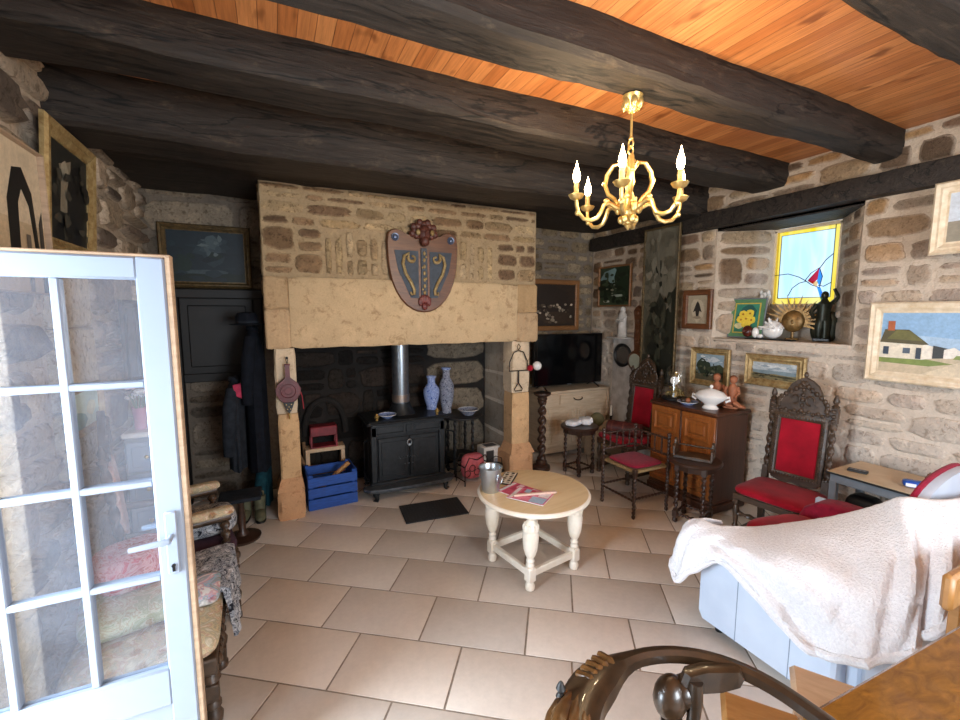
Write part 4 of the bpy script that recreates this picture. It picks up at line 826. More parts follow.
for i, (a, b, r, c, lb) in enumerate((((.28, 4.2, .10), (.60, 4.2, .36), .022, 'tan_wood', 'pale stick lying across the blue crate'), ((.30, 4.30, .06), (.57, 4.34, .06), .04, 'wood_log', 'brown log lying inside the blue crate at the bottom'), ((.3, 4.38, .15), (.58, 4.36, .15), .04, 'wood_log', 'brown log lying inside the blue crate at the back'))):
    g = G(); g.tube([a, [(p+q)/2+.004 for p, q in zip(a, b)], b], r, 8); one(g, 'firewood', c, lb, 'firewood', group='firewood in the blue crate')
for i, (a, b, lb) in enumerate((((.17, 4.50, .0), (.12, 4.55, .72), 'dark stick leaning in the corner, leftmost behind the blue crate'), ((.34, 4.50, .0), (.10, 4.45, .58), 'dark stick leaning left behind the blue crate, tilted most'), ((.25, 4.53, .0), (.22, 4.6, .5), 'short dark stick standing behind the blue crate'))):
    g = G(); g.tube([a, b], .017, 7); one(g, 'stick', 'wood_log', lb, 'stick', group='sticks leaning behind the blue crate')
t = thing('small_bench', 'low pale wooden bench behind the blue crate under the red box', 'bench', (.42, 4.585, 0))
g = G(); g.box(-.19, .19, -.08, .08, .40, .44, .006); g.build('seat', 'pale_wood', t)
for s in (-1, 1): g = G(); g.box(s*.17-.02, s*.17+.02, -.07, .07, 0, .40, .005); g.build('leg', 'pale_wood', t)
g = G(); g.box(-.15, .15, -.075, -.06, .1, .27, .003); g.build('panel', 'tan_wood', t)
t = thing('metal_box', 'dull red metal box with open sides on the low bench', 'box', (.41, 4.585, .4405))
g = G(); g.box(-.13, .13, -.075, .075, .12, .22, .008); g.build('lid', plain('red_enamel', '#8d2530', .5, .1, '#5c1820', 10), t); g = G()
for sx in (-1, 1):
    for sy in (-1, 1): g.box(sx*.12-.01, sx*.12+.01, sy*.065-.008, sy*.065+.008, 0, .125, .002)
g.box(-.13, .13, -.075, .075, 0, .015, .003); g.build('stand', bpy.data.materials['red_enamel'], t)
# bellows hanging on the left jamb
t = thing('bellows', 'dark red fireplace bellows hanging on the left jamb', 'bellows', (.088, 3.955, 1.15))
tear = [(.02*0, -.12)] ; tear = [(-.022, -.115), (-.06, -.09), (-.095, -.035), (-.1, .01), (-.08, .055), (-.045, .085), (-.02, .11), (-.018, .2), (-.024, .225), (.024, .225), (.018, .2), (.02, .11), (.045, .085), (.08, .055), (.1, .01), (.095, -.035), (.06, -.09), (.022, -.115)]
g = G(); g.prism(tear, -.012, -.03, 'y', .005); g.lathe([(.07, -.03), (.07, -.036), (.06, -.036), (.055, -.03)], (0, 0, -.005), 20, 'y', False); g.lathe([(.04, -.03), (.04, -.034), (.03, -.034), (.028, -.03)], (0, 0, -.005), 18, 'y', False); g.build('front_board', plain('oxblood_wood', '#6b2128', .4, 0, '#471318', 14), t)
g = G(); g.prism([(x*.97, z*.97) for x, z in tear[1:6]] + [(x*.97, z*.97) for x, z in tear[12:17]], .025, -.012, 'y'); g.build('leather', 'black', t)
g = G(); g.prism([(-.045, -.1), (-.02, -.17), (0, -.2), (.02, -.17), (.045, -.1)], .0, -.033, 'y', .004); g.k = 1
for i, (x, z) in enumerate(((-.02, -.12), (.02, -.12), (0, -.14), (-.012, -.16), (.012, -.16))): g.ell((x, -.034, z), (.005, .004, .005), 6, 5)
g.build('nose_cover', ['black', 'brass'], t)
g = G(); g.tube([(0, -.015, -.19), (0, -.015, -.25)], [.009, .007], 8); g.build('nozzle', 'brass', t)
g = G(); g.tube([(0, -.02, .22), (.008, -.02, .26), (0, .02, .275), (-.008, -.02, .26), (0, -.02, .225)], .003, 6); g.lathe([(.006, .03), (.006, -.02), (.012, -.025)], (0, 0, .275), 8, 'y'); g.build('hanging_loop', 'wire', t)
g = G(); g.tube([(.09, -.02, -.0), (.105, -.02, -.05), (.112, -.015, -.12), (.115, -.012, -.17)], .004, 6); g.build('ribbon', plain('red_ribbon', '#a52a35', .7), t)
# wire trivet on right jamb
t = thing('wire_trivet', 'black wrought wire trivet hanging on the right jamb', 'trivet', (2.365, 3.975, 1.18))
g = G(); g.tube([(-.115, 0, 0), (-.11, 0, .1), (-.06, 0, .2), (0, 0, .22), (.06, 0, .2), (.11, 0, .1), (.115, 0, 0)], .006); g.tube([(-.115, 0, 0), (.115, 0, 0)], .006); g.tube([(0, 0, .22), (-.02, 0, .26), (0, .0, .29), (.02, 0, .26), (0, 0, .22)], .004); g.build('hoop', 'wire', t)
g = G(); g.tube([(0, 0, 0), (0, 0, -.13)], .009); g.tube([(0, 0, -.13), (-.05, 0, -.2), (-.04, 0, -.22), (.04, 0, -.22), (.05, 0, -.2), (0, 0, -.13)], .006); g.build('handle', 'wire', t)
for nm, x, z, r, m, lb in (('hanging_ball', 2.585, 1.225, .05, 'white_cer', 'white ball hanging by the right end of the lintel'), ('hanging_ball', 2.495, 1.205, .034, 'red_velvet', 'small red ball hanging beside the white ball')):
    t = thing(nm, lb, 'ornament', (x, 3.95, z)); g = G(); g.ell((0, 0, 0), (r, r, r), 18, 12); g.build('ball', m, t); g = G(); g.tube([(0, 0, r*.95), (-.0, .0, 1.50-z)], .002, 5); g.build('cord', 'wire', t)
# ================================================================== television corner
t = thing('television_cabinet', 'pale limed wood cabinet under the television', 'cabinet', (3.45, 4.53, 0))
g = G(); g.box(-.49, .49, -.19, .18, .10, .80, .006); g.box(-.47, .47, -.17, .16, .04, .11, .004); g.build('body', 'cream_wood', t)
g = G(); g.box(-.525, .525, -.215, .185, .80, .835, .01); g.build('top', 'cream_wood', t)
g = G(); g.box(-.27, .27, -.203, -.188, .655, .775, .006); g.frame(.54, .12, [(0, -.2), (0, -.206), (.012, -.206), (.014, -.2)], .715); d = g.build('drawer', 'cream_wood', t)
g = G(); g.tube([(-.065, -.206, .735), (-.06, -.225, .72), (-.03, -.232, .708), (0, -.232, .704), (.03, -.232, .708), (.06, -.225, .72), (.065, -.206, .735)], .006); g.build('handle', 'wire', d)
for s in (-1, 1):
    x0, x1 = sorted((s*.08, s*.44)); g = G(); g.box(x0, x1, -.2, -.188, .13, .62, .006); g.frame(.26, .38, [(0, -.2), (0, -.207), (.014, -.207), (.018, -.2)], .375); g.v[-16:] = [(x+(x0+x1)/2, y, z) for x, y, z in g.v[-16:]]
    for k in range(3): g.tube([(s*(.2+.06*k), -.203, .3), (s*(.2+.06*k), -.203, .46)], .008, 6)
    g.build('door', 'cream_wood', t)
    g = G()
    for k in range(2): g.lathe([(.016, .16), (.02, .17), (.015, .19), (.015, .56), (.02, .58), (.016, .59)], (s*(.03+.035*k), -.195, 0), 10)
    g.build('fluted_pilaster', 'cream_wood', t)
g = G(); g.tube([(.49, -.19, .8), (.50, -.2, .7), (.48, -.21, .62), (.505, -.2, .54), (.49, -.19, .45)], .02, 8); g.build('corner_scroll', 'cream_wood', t)
t = thing('television', 'large black flat television on the pale cabinet', 'television', (3.42, 4.49, .8355))
g = G(); g.box(-.535, .535, -.02, .03, .045, .70, .006); b = g.build('casing', 'black', t)
g = G(); g.box(-.527, .527, -.0235, -.018, .058, .692, 0); g.build('screen', 'screen', t)
g = G(); g.box(-.03, .03, -.0245, -.0195, .047, .056, 0); g.build('badge', 'zinc', t)
for s in (-1, 1): g = G(); g.bar((s*.4, 0, .06), (s*.41, -.12, .004), .018, .008); g.bar((s*.4, 0, .06), (s*.41, .12, .004), .018, .008); g.build('foot', 'black', t)
g = G(); g.lathe([(.03, 0), (.033, .004), (.012, .02), (.01, .09), (.02, .1), (.022, .11)], (0, 0, 0), 14); t = thing('candlestick', 'small dark candlestick with a pale candle before the cabinet', 'candlestick', (3.80, 4.10, .40)); g.build('holder', 'wire', t)
g = G(); g.lathe([(.011, .1), (.011, .24)], (0, 0, 0), 12); g.build('candle', 'cream_paint', t)
t = thing('low_chest', 'low cream box chest below the right end of the television cabinet', 'chest', (3.72, 4.14, 0))
g = G(); g.box(-.20, .20, -.13, .13, .0, .36, .012); g.build('body', 'cream_wood', t); g = G(); g.box(-.21, .21, -.14, .14, .36, .40, .012); g.build('lid', 'cream_wood', t)
g = G(); g.col = L('#7d7a5c'); g.ell((0, 0, .085), (.085, .085, .085), 18, 12); one(g, 'ball', 'cloth', 'round olive green ball on the cream chest', 'ball', (3.58, 4.10, .40))
# twisted column pedestal
t = thing('pedestal', 'tall dark barley twist pedestal by the right jamb', 'pedestal', (2.72, 4.04, 0))
g = G(); g.lathe([(.10, 0), (.105, .02), (.10, .05), (.06, .07), (.065, .1), (.05, .12)], seg=24); g.build('base', 'dark_oak', t)
g = G(); g.twist((0, 0, .1), (0, 0, .82), .052, 6.5, 14, 60, .3); g.build('twisted_shaft', 'dark_oak', t)
g = G(); g.lathe([(.05, .81), (.06, .83), (.05, .85), (.09, .875), (.1, .885), (.1, .90), (.09, .905)], seg=24); g.build('top', 'dark_oak', t)
t = thing('glass_ball', 'clear glass ball on the barley twist pedestal', 'ball', (2.72, 4.04, .9055)); g = G(); g.ell((0, 0, .045), (.042, .042, .042), 16, 10); g.build('ball', 'dome', t); g = G(); g.lathe([(.03, 0), (.022, .008), (.025, .012)], seg=14); g.build('ring_foot', 'wire', t)

# barley twist stool table with towels
def twist_table(name, label, loc, rz, r, h, legr, n=4, cat='table'):
    t = thing(name, label, cat, loc, rz)
    g = G(); g.lathe([(r*.9, h-.035), (r*.98, h-.03), (r, h-.02), (r, h-.008), (r*.96, h)], seg=36); g.build('table_top', 'dark_oak', t)
    g = G(); g.lathe([(r*.78, h-.085), (r*.78, h-.034)], seg=8); g.build('apron', 'dark_oak', t)
    q = r*.72
    for i in range(n):
        a = PI/4+2*PI*i/n; x, y = q*math.cos(a), q*math.sin(a); g = G(); g.lathe([(.012, 0), (.022, .01), (.022, .03), (.012, .045)], (x, y, 0), 12); g.box(x-.02, x+.02, y-.02, y+.02, .045, .105, .003)
        g.twist((x, y, .1), (x, y, h-.08), .0205, 7, 12, 52, .3); g.box(x-.02, x+.02, y-.02, y+.02, h-.1, h-.034, .003); g.build('leg', 'dark_oak', t)
    for i in range(n):
        a, b = PI/4+2*PI*i/n, PI/4+2*PI*(i+1)/n; g = G(); g.twist((q*math.cos(a), q*math.sin(a), .075), (q*math.cos(b), q*math.sin(b), .075), .015, 5, 10, 36, .3); g.build('stretcher', 'dark_oak', t)
    return t
twist_table('stool_table', 'small dark barley twist table holding folded white towels', (3.05, 3.78, 0), 8, .21, .55, 1)
for i, (x, y, a, lb) in enumerate(((2.98, 3.80, 20, 'white towel folded on the small twist table, on the left'), (3.125, 3.78, -15, 'white rolled towel on the small twist table, on the right'))):
    g = G(); g.col = L('#eef0f4')
    if i == 0: g.cushion(-.10, .10, -.07, .07, 0, .06, 3.5, 16)
    else: g.cushion(-.055, .055, -.09, .09, 0, .075, 3, 16); g.cushion(.03, .075, -.07, .07, .015, .08, 3, 12)
    r = random.Random(i); g.v = [(p[0]+r.uniform(-.003, .003), p[1]+r.uniform(-.003, .003), p[2]+(r.uniform(-.004, .004) if p[2] > .02 else 0)) for p in g.v]
    one(g, 'towel', 'cloth', lb, 'towel', (x, y, .5505), a, 'towels on the twist table')

# ================================================================== carved high back chairs, red velvet (local: facing -Y)
def red_chair(label, loc, rz):
    t = thing('carved_chair', label, 'chair', loc, rz, 'carved red velvet chairs')
    w, d = .25, .235
    g = G(); g.cushion(-w, w, -d, d-.02, .40, .475, 7, 18); g.build('seat', 'red_velvet', t)
    g = G(); g.box(-w+.01, w-.01, -d+.012, d-.02, .36, .41, .006); g.build('seat_frame', 'carved', t)
    for sx in (-1, 1):
        x = sx*(w-.03); g = G(); g.lathe([(.012, 0), (.024, .008), (.026, .03), (.016, .05)], (x, -d+.04, 0), 12); g.box(x-.02, x+.02, -d+.02, -d+.06, .05, .12, .003)
        g.lathe([(.015, .12), (.024, .14), (.014, .16), (.02, .22), (.025, .27), (.014, .31), (.022, .325), (.014, .34)], (x, -d+.04, 0), 14); g.box(x-.022, x+.022, -d+.018, -d+.062, .335, .375, .003); g.build('leg', 'carved', t)
        g = G(); g.bar((x, d-.02, 0), (x, d-.05, .42), .04, .04); g.build('leg', 'carved', t)
        g = G(); g.bar((x, -d+.04, .085), (x, d-.02, .085), .026, .03); g.build('stretcher', 'carved', t)
    g = G(); g.twist((-w+.03, -d+.04, .25), (w-.03, -d+.04, .25), .02, 6, 10, 40); g.build('front_stretcher', 'carved', t)
    def by(z): return d-.05 + (z-.42)*.10
    for sx in (-1, 1):
        x = sx*(w-.045); g = G(); g.bar((x, by(.40), .40), (x, by(.56), .56), .042, .04); g.twist((x, by(.55), .55), (x, by(1.0), 1.0), .024, 5, 12, 40, .3); g.bar((x, by(.99), .99), (x, by(1.10), 1.10), .044, .04)
        g.lathe([(.022, 0), (.026, .015), (.012, .03), (.022, .05), (.016, .075), (.006, .10)], (x, by(1.10), 1.10), 12)
        for k in range(3): g.ell((x, by(1.0)-.02, 1.01+.035*k), (.018, .012, .014), 8, 6)
        g.build('back_post', 'carved', t)
    pt = Matrix.Translation((0, by(.76), .76)) @ Matrix.Rotation(-math.atan(.10), 4, 'X')
    g = G(); g.T = pt; g.box(-.135, .135, -.018, .012, -.215, .215, .008); g.build('back_panel', 'red_velvet', t)
    g = G(); g.T = pt; g.frame(.36, .51, [(0, .015), (0, -.022), (.012, -.028), (.034, -.024), (.046, -.012)])
    for k in range(26):
        z = -.23+.46*k/25
        for s in (-1, 1): g.ell((s*.158, -.026, z), (.011, .008, .009), 6, 5)
    for k in range(15): x = -.14+.28*k/14; g.ell((x, -.026, .232), (.009, .008, .011), 6, 5); g.ell((x, -.026, -.232), (.009, .008, .011), 6, 5)
    g.build('back_frame', 'carved', t)
    g = G(); g.T = Matrix.Translation((0, by(1.05), 1.05)) @ Matrix.Rotation(-math.atan(.10), 4, 'X')
    o = [(-.19, -.045), (.19, -.045), (.19, .02), (.15, .05), (.13, .09), (.115, .15), (.09, .2), (.05, .235), (0, .26), (-.05, .235), (-.09, .2), (-.115, .15), (-.13, .09), (-.15, .05), (-.19, .02)]
    g.prism(o, .014, -.018, 'y', .008); r = random.Random(2)
    for s in (-1, 1):
        for k in range(9): a = k/8; g.ell((s*(.16-.12*a+.03*math.sin(a*5)), -.024, .02+.19*a), (.017, .012, .02), 7, 5)
        for k in range(6): g.ell((s*.03*(k+.6), -.024, -.02+.012*(k % 2)), (.014, .01, .014), 7, 5)
        g.tube([(s*(.05+.028*math.cos(q)), -.022, .08+.035*math.sin(q)) for q in (k*.55 for k in range(10))], .008, 6)
    for k in range(6): g.ell((0, -.026, .0+.04*k), (.014, .012, .017), 8, 6)
    g.ell((0, -.01, .275), (.016, .014, .024), 8, 6); g.build('crest', 'carved', t)
    g = G(); g.T = Matrix.Translation((0, by(.47), .5)); o = [(-.17, .03), (.17, .03), (.16, -.01), (.08, -.035), (0, -.02), (-.08, -.035), (-.16, -.01)]; g.prism(o[::-1], .012, -.016, 'y', .005); g.build('lower_rail', 'carved', t)
    return t
ch = red_chair('carved high-backed red velvet chair against the stone wall by the narrow console', (3.42, 1.845, 0), -84)
dup(ch, (3.47, 3.48, 0), -90, 'carved high-backed red velvet chair left of the brown sideboard, bolster on its seat', 'carved red velvet chairs')
t = thing('bolster', 'brown leather bolster cushion lying on the far red chair', 'cushion', (3.38, 3.43, .4755), -62)
g = G(); g.lathe([(.01, -.19), (.06, -.188), (.075, -.175), (.078, 0), (.075, .175), (.06, .188), (.01, .19)], (0, 0, .078), 22, 'x'); g.build('roll', 'leather_brown', t)
g = G()
for x in (-.12, .0, .12): g.lathe([(.0785, x-.006), (.0805, x), (.0785, x+.006)], (0, 0, .078), 22, 'x', False)
g.build('bands', plain('bolster_band', '#7d4436', .6, 0, '#5a2f26', 20), t)

# bobbin corner chair
t = thing('corner_chair', 'dark bobbin-turned corner chair with a maroon seat cushion', 'chair', (2.97, 2.87, 0), 0)
def bob(g, a, b, r, n):
    a, b = Vector(a), Vector(b); pts = []; rr = []
    for i in range(n*4+1): pts.append(a.lerp(b, i/(n*4))); rr.append(r*(.62+.38*abs(math.sin(PI*i/4))))
    g.tube(pts, rr, 8)
q = .20
for nm, (x, y, h) in {'a': (-q, -q, .445), 'b': (q, -q, .70), 'c': (-q, q, .70), 'd': (q, q, .70)}.items():
    g = G(); bob(g, (x, y, 0), (x, y, .40), .017, 11); g.box(x-.018, x+.018, y-.018, y+.018, .39, .45, .003)
    if h > .5: bob(g, (x, y, .45), (x, y, h), .016, 7); g.ell((x, y, h+.008), (.02, .02, .018), 8, 6)
    g.build('leg', 'dark_oak', t)
g = G(); g.box(-q, q, -q, q, .405, .43, .006); g.build('seat', 'rush', t)
g = G(); g.cushion(-q+.015, q-.02, -q+.015, q-.02, .43, .465, 6, 18); g.build('seat_cushion', 'maroon', t)
for z in (.67, .52):
    g = G(); bob(g, (-q, q, z), (q, q, z), .013, 12); g.build('back_rail', 'dark_oak', t); g = G(); bob(g, (q, -q, z), (q, q, z), .013, 12); g.build('back_rail', 'dark_oak', t)
for k in range(1, 5):
    u = -q+2*q*k/5; g = G(); bob(g, (u, q, .52), (u, q, .67), .010, 4); g.build('spindle', 'dark_oak', t); g = G(); bob(g, (q, u, .52), (q, u, .67), .010, 4); g.build('spindle', 'dark_oak', t)
for z, (a, b) in ((.18, ((-q, -q), (q, -q))), (.16, ((-q, -q), (-q, q))), (.18, ((-q, q), (q, q))), (.16, ((q, -q), (q, q)))):
    g = G(); bob(g, (*a, z), (*b, z), .012, 10); g.build('stretcher', 'dark_oak', t)
# near twist table and the carved book trough on it
twist_table('twist_table', 'dark round barley twist table in front of the brown sideboard', (3.20, 2.42, 0), 20, .21, .56, 1)
t = thing('book_trough', 'carved dark wooden book trough on the round twist table', 'book trough', (3.19, 2.43, .5605), -62)
g = G(); g.box(-.15, .15, -.065, .065, .0, .03, .005); g.build('base', 'carved', t)
for s in (-1, 1):
    g = G(); o = [(-.075, .02), (.075, .02), (.072, .1), (.035, .12), (.03, .15), (0, .165), (-.03, .15), (-.035, .12), (-.072, .1)]; g.prism(o, s*.145-.009, s*.145+.009, 'x', .004)
    for k in range(5): g.ell((s*.158, -.04+.02*k, .075+.025*(k % 2)), (.006, .012, .012), 7, 5)
    g.build('carved_end', 'carved', t)
g = G(); bob(g, (-.14, .055, .095), (.14, .055, .095), .01, 9); g.build('rail', 'carved', t)

# sideboard
t = thing('sideboard', 'brown oak sideboard with panelled doors against the right wall', 'sideboard', (3.455, 2.79, 0), -90)
g = G(); g.box(-.355, .355, .02, .45, .06, .885, .005); g.build('carcase', 'side_oak', t)
g = G(); g.box(-.375, .375, -.012, .47, .885, .92, .01); g.build('top', 'side_oak', t)
g = G(); g.box(-.375, .375, -.012, .46, 0, .075, .012); g.box(-.365, .365, -.0, .455, .075, .105, .01); g.build('plinth', 'side_oak', t)
for s in (-1, 1):
    x0, x1 = sorted((s*.008, s*.35)); g = G(); g.box(x0, x1, 0, .022, .115, .88, .004)
    for za, zb in ((.64, .84), (.36, .60), (.15, .32)):
        cx, cz = (x0+x1)/2, (za+zb)/2; n0 = len(g.v); g.frame(x1-x0-.08, zb-za, [(0, 0), (0, -.012), (.014, -.016), (.026, -.004), (.05, -.002), (.062, -.013)], cz); wI, hI = (x1-x0-.08)/2-.062, (zb-za)/2-.062
        g.poly([(-wI, -.013, cz-hI), (wI, -.013, cz-hI), (wI, -.013, cz+hI), (-wI, -.013, cz+hI)]); g.v[n0:] = [(x+cx, y, z) for x, y, z in g.v[n0:]]
    d = g.build('door', 'orange_oak', t, label='honey coloured panelled door')
g = G(); g.box(-.008, .008, -.006, .02, .115, .88, .003); g.build('door_bead', 'side_oak', t)
ZS = .9205
t = thing('dome_clock', 'gilt clock with a white dial under a clear glass dome', 'clock', (3.66, 3.04, ZS), -70)
g = G(); g.lathe([(.115, 0), (.12, .01), (.12, .025), (.11, .035)], seg=28); g.build('base', 'black_wood', t)
g = G(); r = random.Random(3)
for i in range(24): a = 2*PI*i/24*3; q = .03+.05*(i % 3)/2; g.ell((q*math.cos(a), q*math.sin(a)*.7, .045+.018*(i % 4)+.01), (.02, .016, .018), 7, 5)
g.lathe([(.045, .035), (.03, .08), (.016, .12), (.02, .16), (.04, .18)], seg=14); g.ell((0, 0, .20), (.05, .028, .05), 14, 8); g.ell((0, 0, .265), (.016, .016, .03), 8, 6); g.build('movement', plain('pale_gilt', '#c9b27a', .4, .7, '#8d7643', 30, .3), t)
g = G(); g.lathe([(.04, -.026), (.042, -.034), (.038, -.037)], (0, 0, .2), 22, 'y'); g.build('dial', 'white_cer', t)
g = G(); g.box(-.008, .008, -.045, -.03, .04, .17, .003); g.build('pendulum', plain('pale_blue_enamel', '#cfe0ee', .3), t)
g = G(); g.lathe([(.105, .035), (.107, .2), (.1, .27), (.08, .33), (.045, .365), (.006, .375)], seg=28, cap=False); g.build('dome', 'dome', t)
t = thing('tureen', 'white oval lidded tureen at the front corner of the sideboard', 'tureen', (3.60, 2.60, ZS), -65)
t.scale = (.95, .95, 1.3)
g = G(); g.T = Matrix.Diagonal((1.25, .9, 1, 1)); g.lathe([(.055, 0), (.06, .008), (.04, .028), (.06, .045), (.105, .075), (.112, .09), (.108, .095)], seg=28); g.build('bowl', 'white_cer', t)
g = G(); g.T = Matrix.Diagonal((1.25, .9, 1, 1)); g.lathe([(.112, .095), (.113, .1), (.085, .125), (.04, .14), (.012, .146)], seg=28); g.ell((0, 0, .16), (.014, .018, .014), 10, 8); g.build('lid', 'white_cer', t)
for s in (-1, 1): g = G(); g.tube([(s*.125, 0, .085), (s*.16, 0, .095), (s*.165, 0, .075), (s*.128, 0, .06)], .009, 8); g.build('handle', 'white_cer', t)
t = dish('dish', 'blue rimmed white dish of fruit between dome clock and tureen', (3.575, 2.82, ZS), .095, .028, 'delft', cat='dish')
for i, (x, y, c) in enumerate(((0, 0, 'terracotta'), (.035, .02, 'gilt'), (-.03, .025, 'carved'))):
    g = G(); g.ell((0, 0, .026), (.028, .026, .026), 10, 8); one(g, 'fruit', c, ('reddish brown fruit in the middle of the dish on the sideboard', 'golden brown fruit at the back of the dish on the sideboard', 'dark brown fruit at the side of the dish on the sideboard')[i], 'fruit', (3.575+x, 2.82+y, ZS+.013), group='fruit in the dish')
def figurine(label, loc, rz, seed):
    t = thing('figurine', label, 'figurine', loc, rz, 'terracotta figurines on the sideboard')
    g = G(); g.cushion(-.066, .066, -.055, .055, 0, .028, 4, 12); g.build('base', 'terracotta', t)
    g = G(); s = 1 if seed else -1
    g.tube([(0, .015, .03), (0, .015, .09), (s*.004, .012, .14), (s*.006, .01, .19), (s*.006, .008, .215), (s*.006, .006, .23)], [.05, .055, .046, .052, .036, .02], 12, flat=.8)
    g.tube([(s*.006, .006, .22), (s*.006, .006, .245)], .015, 10); g.ell((s*.008, .0, .268), (.032, .034, .036), 14, 10); g.ell((s*.008, -.028, .264), (.006, .007, .008), 7, 5)
    for q in (-1, 1):
        g.tube([(q*.043, .01, .2), (q*.058, .0, .15), (q*.035, -.035, .115)], [.015, .013, .01], 8); g.ell((q*.033, -.04, .112), (.012, .01, .009), 7, 5)
        g.tube([(q*.022, .0, .05), (q*.04, -.05, .06), (q*.05+s*.03, -.075, .04), (q*.05+s*.07, -.07, .032)], [.026, .024, .018, .012], 8)
    g.build('body', 'terracotta', t)
    g = G(); g.ell((s*.008, .008, .280), (.034, .033, .03), 12, 8)
    for k in range(6): a = k*1.05; g.ell((s*.008+.024*math.cos(a), .008+.02*math.sin(a), .285), (.011, .011, .01), 6, 5)
    g.build('hair', plain('dark_terracotta', '#8a4f30', .7, 0, '#5f3420', 20, .3), t); return t
figurine('terracotta figurine of a seated child, the left one behind the tureen', (3.79, 2.675, ZS), -62, 0)
figurine('terracotta figurine of a seated child, the right one with legs stretched aside', (3.79, 2.53, ZS), -62, 1)

# narrow console by the right edge
t = thing('console_table', 'narrow grey console table with a beige top along the right wall', 'table', (3.72, 1.25, 0), -90)
g = G(); g.box(-.36, .30, -.225, .24, .672, .684, .003); g.k = 1; g.box(-.35, .29, -.215, .235, .683, .688, .001); g.build('table_top', ['black_wood', 'beige_top'], t)
g = G(); g.box(-.34, .28, -.2, .22, .61, .672, .004); g.build('apron', 'grey_paint', t)
for x in (-.32, .26):
    for y in (-.18, .2): g = G(); g.box(x-.022, x+.022, y-.022, y+.022, 0, .615, .004); g.build('leg', 'grey_paint', t)
g = G(); g.box(-.32, .26, -.18, .2, .2, .22, .004); g.build('shelf', 'grey_paint', t)
for i, (x, m, lb) in enumerate(((-.2, 'black', 'black boot-high bag under the left end of the narrow console'), (.0, 'white_cer', 'white box under the narrow console'))):
    g = G(); g.cushion(-.08, .08, -.1, .1, 0, .30, 6, 12); one(g, 'storage_bag', m, lb, 'bag', (3.70, 1.25-x, .2205))
t = thing('remote_control', 'black remote control on the left end of the beige console', 'remote control', (3.66, 1.49, .6885), -76); g = G(); g.box(-.055, .055, -.028, .028, 0, .016, .004); g.build('casing', 'black', t); g = G()
for i in range(4):
    for j in range(2): g.box(-.04+.022*i, -.026+.022*i, -.016+.018*j, -.004+.018*j, .015, .0175, .001)
g.build('buttons', 'grey_paint', t)
t = thing('blue_packet', 'blue and white tissue packet on the beige console', 'packet', (3.66, 1.19, .6885), -60); g = G(); g.col = L('#1f4fa8'); g.cushion(-.06, .06, -.035, .035, 0, .045, 5, 12); g.build('wrapper', 'glaze', t); g = G(); g.col = L('#dfe6f2'); g.box(-.05, .0, -.0365, -.03, .008, .03, .002); g.build('label_patch', 'glaze', t)
t = thing('wooden_caddy', 'open brown wooden caddy with a carrying bar on the console, at the right edge', 'caddy', (3.74, 1.06, .6885), -80); g = G(); g.box(-.1, .1, -.07, .07, 0, .012, .003)
for s in (-1, 1): g.box(-.1, .1, s*.065-.006, s*.065+.006, .01, .06, .003); g.box(s*.095-.006, s*.095+.006, -.07, .07, .01, .085, .003)
g.build('tray', 'brown_frame', t); g = G(); g.tube([(-.1, 0, .08), (.1, 0, .08)], .012); g.build('bar', 'brown_frame', t)
g = G(); g.cushion(-.07, .07, -.04, .04, 0, .05, 4, 12); one(g, 'orange_cloth', plain('orange_cloth', '#d9783f', .8), 'orange cloth lying in the brown wooden caddy', 'cloth', (3.73, 1.06, .7015), -80)

# things on the niche sill
ZN = NZ0+.0045
t = thing('sun_ornament', 'bronze sun face with pointed rays on the window sill', 'ornament', (4.24, 2.30, ZN), -70)
g = G(); g.box(-.05, .05, -.035, .035, 0, .02, .005); g.tube([(0, 0, .015), (0, 0, .1)], .012); g.build('stand', 'sun_bronze', t)
g = G(); g.ell((0, -.005, .17), (.088, .04, .098), 18, 12); g.ell((0, -.04, .165), (.012, .016, .022), 8, 6)
for s in (-1, 1): g.ell((s*.03, -.036, .185), (.014, .008, .008), 8, 6); g.ell((s*.03, -.036, .2), (.02, .006, .006), 8, 6)
g.ell((0, -.036, .13), (.024, .008, .008), 8, 6); g.build('face', 'sun_bronze', t)
for i in range(17):
    a = PI*(-.12+1.24*i/16); c, s = math.cos(a), math.sin(a); L_ = .25 if i % 2 else .215; g = G()
    P = lambda r, w: (r*c - w*s, 0, .17 + r*s + w*c)
    g.rings([[(P(.075, -.016)[0], -.008, P(.075, -.016)[2]), (P(.075, .016)[0], -.008, P(.075, .016)[2]), (P(L_, .001)[0], -.004, P(L_, .001)[2])], [(P(.075, -.016)[0], .008, P(.075, -.016)[2]), (P(.075, .016)[0], .008, P(.075, .016)[2]), (P(L_, .001)[0], .004, P(L_, .001)[2])]]); g.build('ray', 'sun_bronze', t)
t = thing('bronze_figure', 'dark bronze figure raising an arm at the right of the sill', 'statue', (4.27, 2.08, ZN), -70)
g = G(); g.box(-.06, .06, -.05, .05, 0, .03, .006); g.build('base', 'black', t)
g = G(); g.tube([(.02, 0, .03), (.02, .0, .12), (.015, 0, .2)], [.03, .035, .04], 10); g.tube([(-.02, 0, .03), (-.02, -.02, .12), (-.01, 0, .2)], [.028, .034, .04], 10); g.tube([(0, 0, .18), (0, 0, .25), (0, 0, .32), (.0, 0, .345), (0, 0, .37)], [.048, .045, .058, .03, .018], 12)
g.ell((.0, -.005, .395), (.028, .03, .036), 12, 9); g.tube([(.05, 0, .325), (.09, 0, .38), (.06, -.01, .45)], [.02, .016, .012], 8); g.tube([(-.05, 0, .32), (-.085, -.02, .25), (-.06, -.05, .2)], [.02, .016, .012], 8); g.build('body', 'shade_green', t)
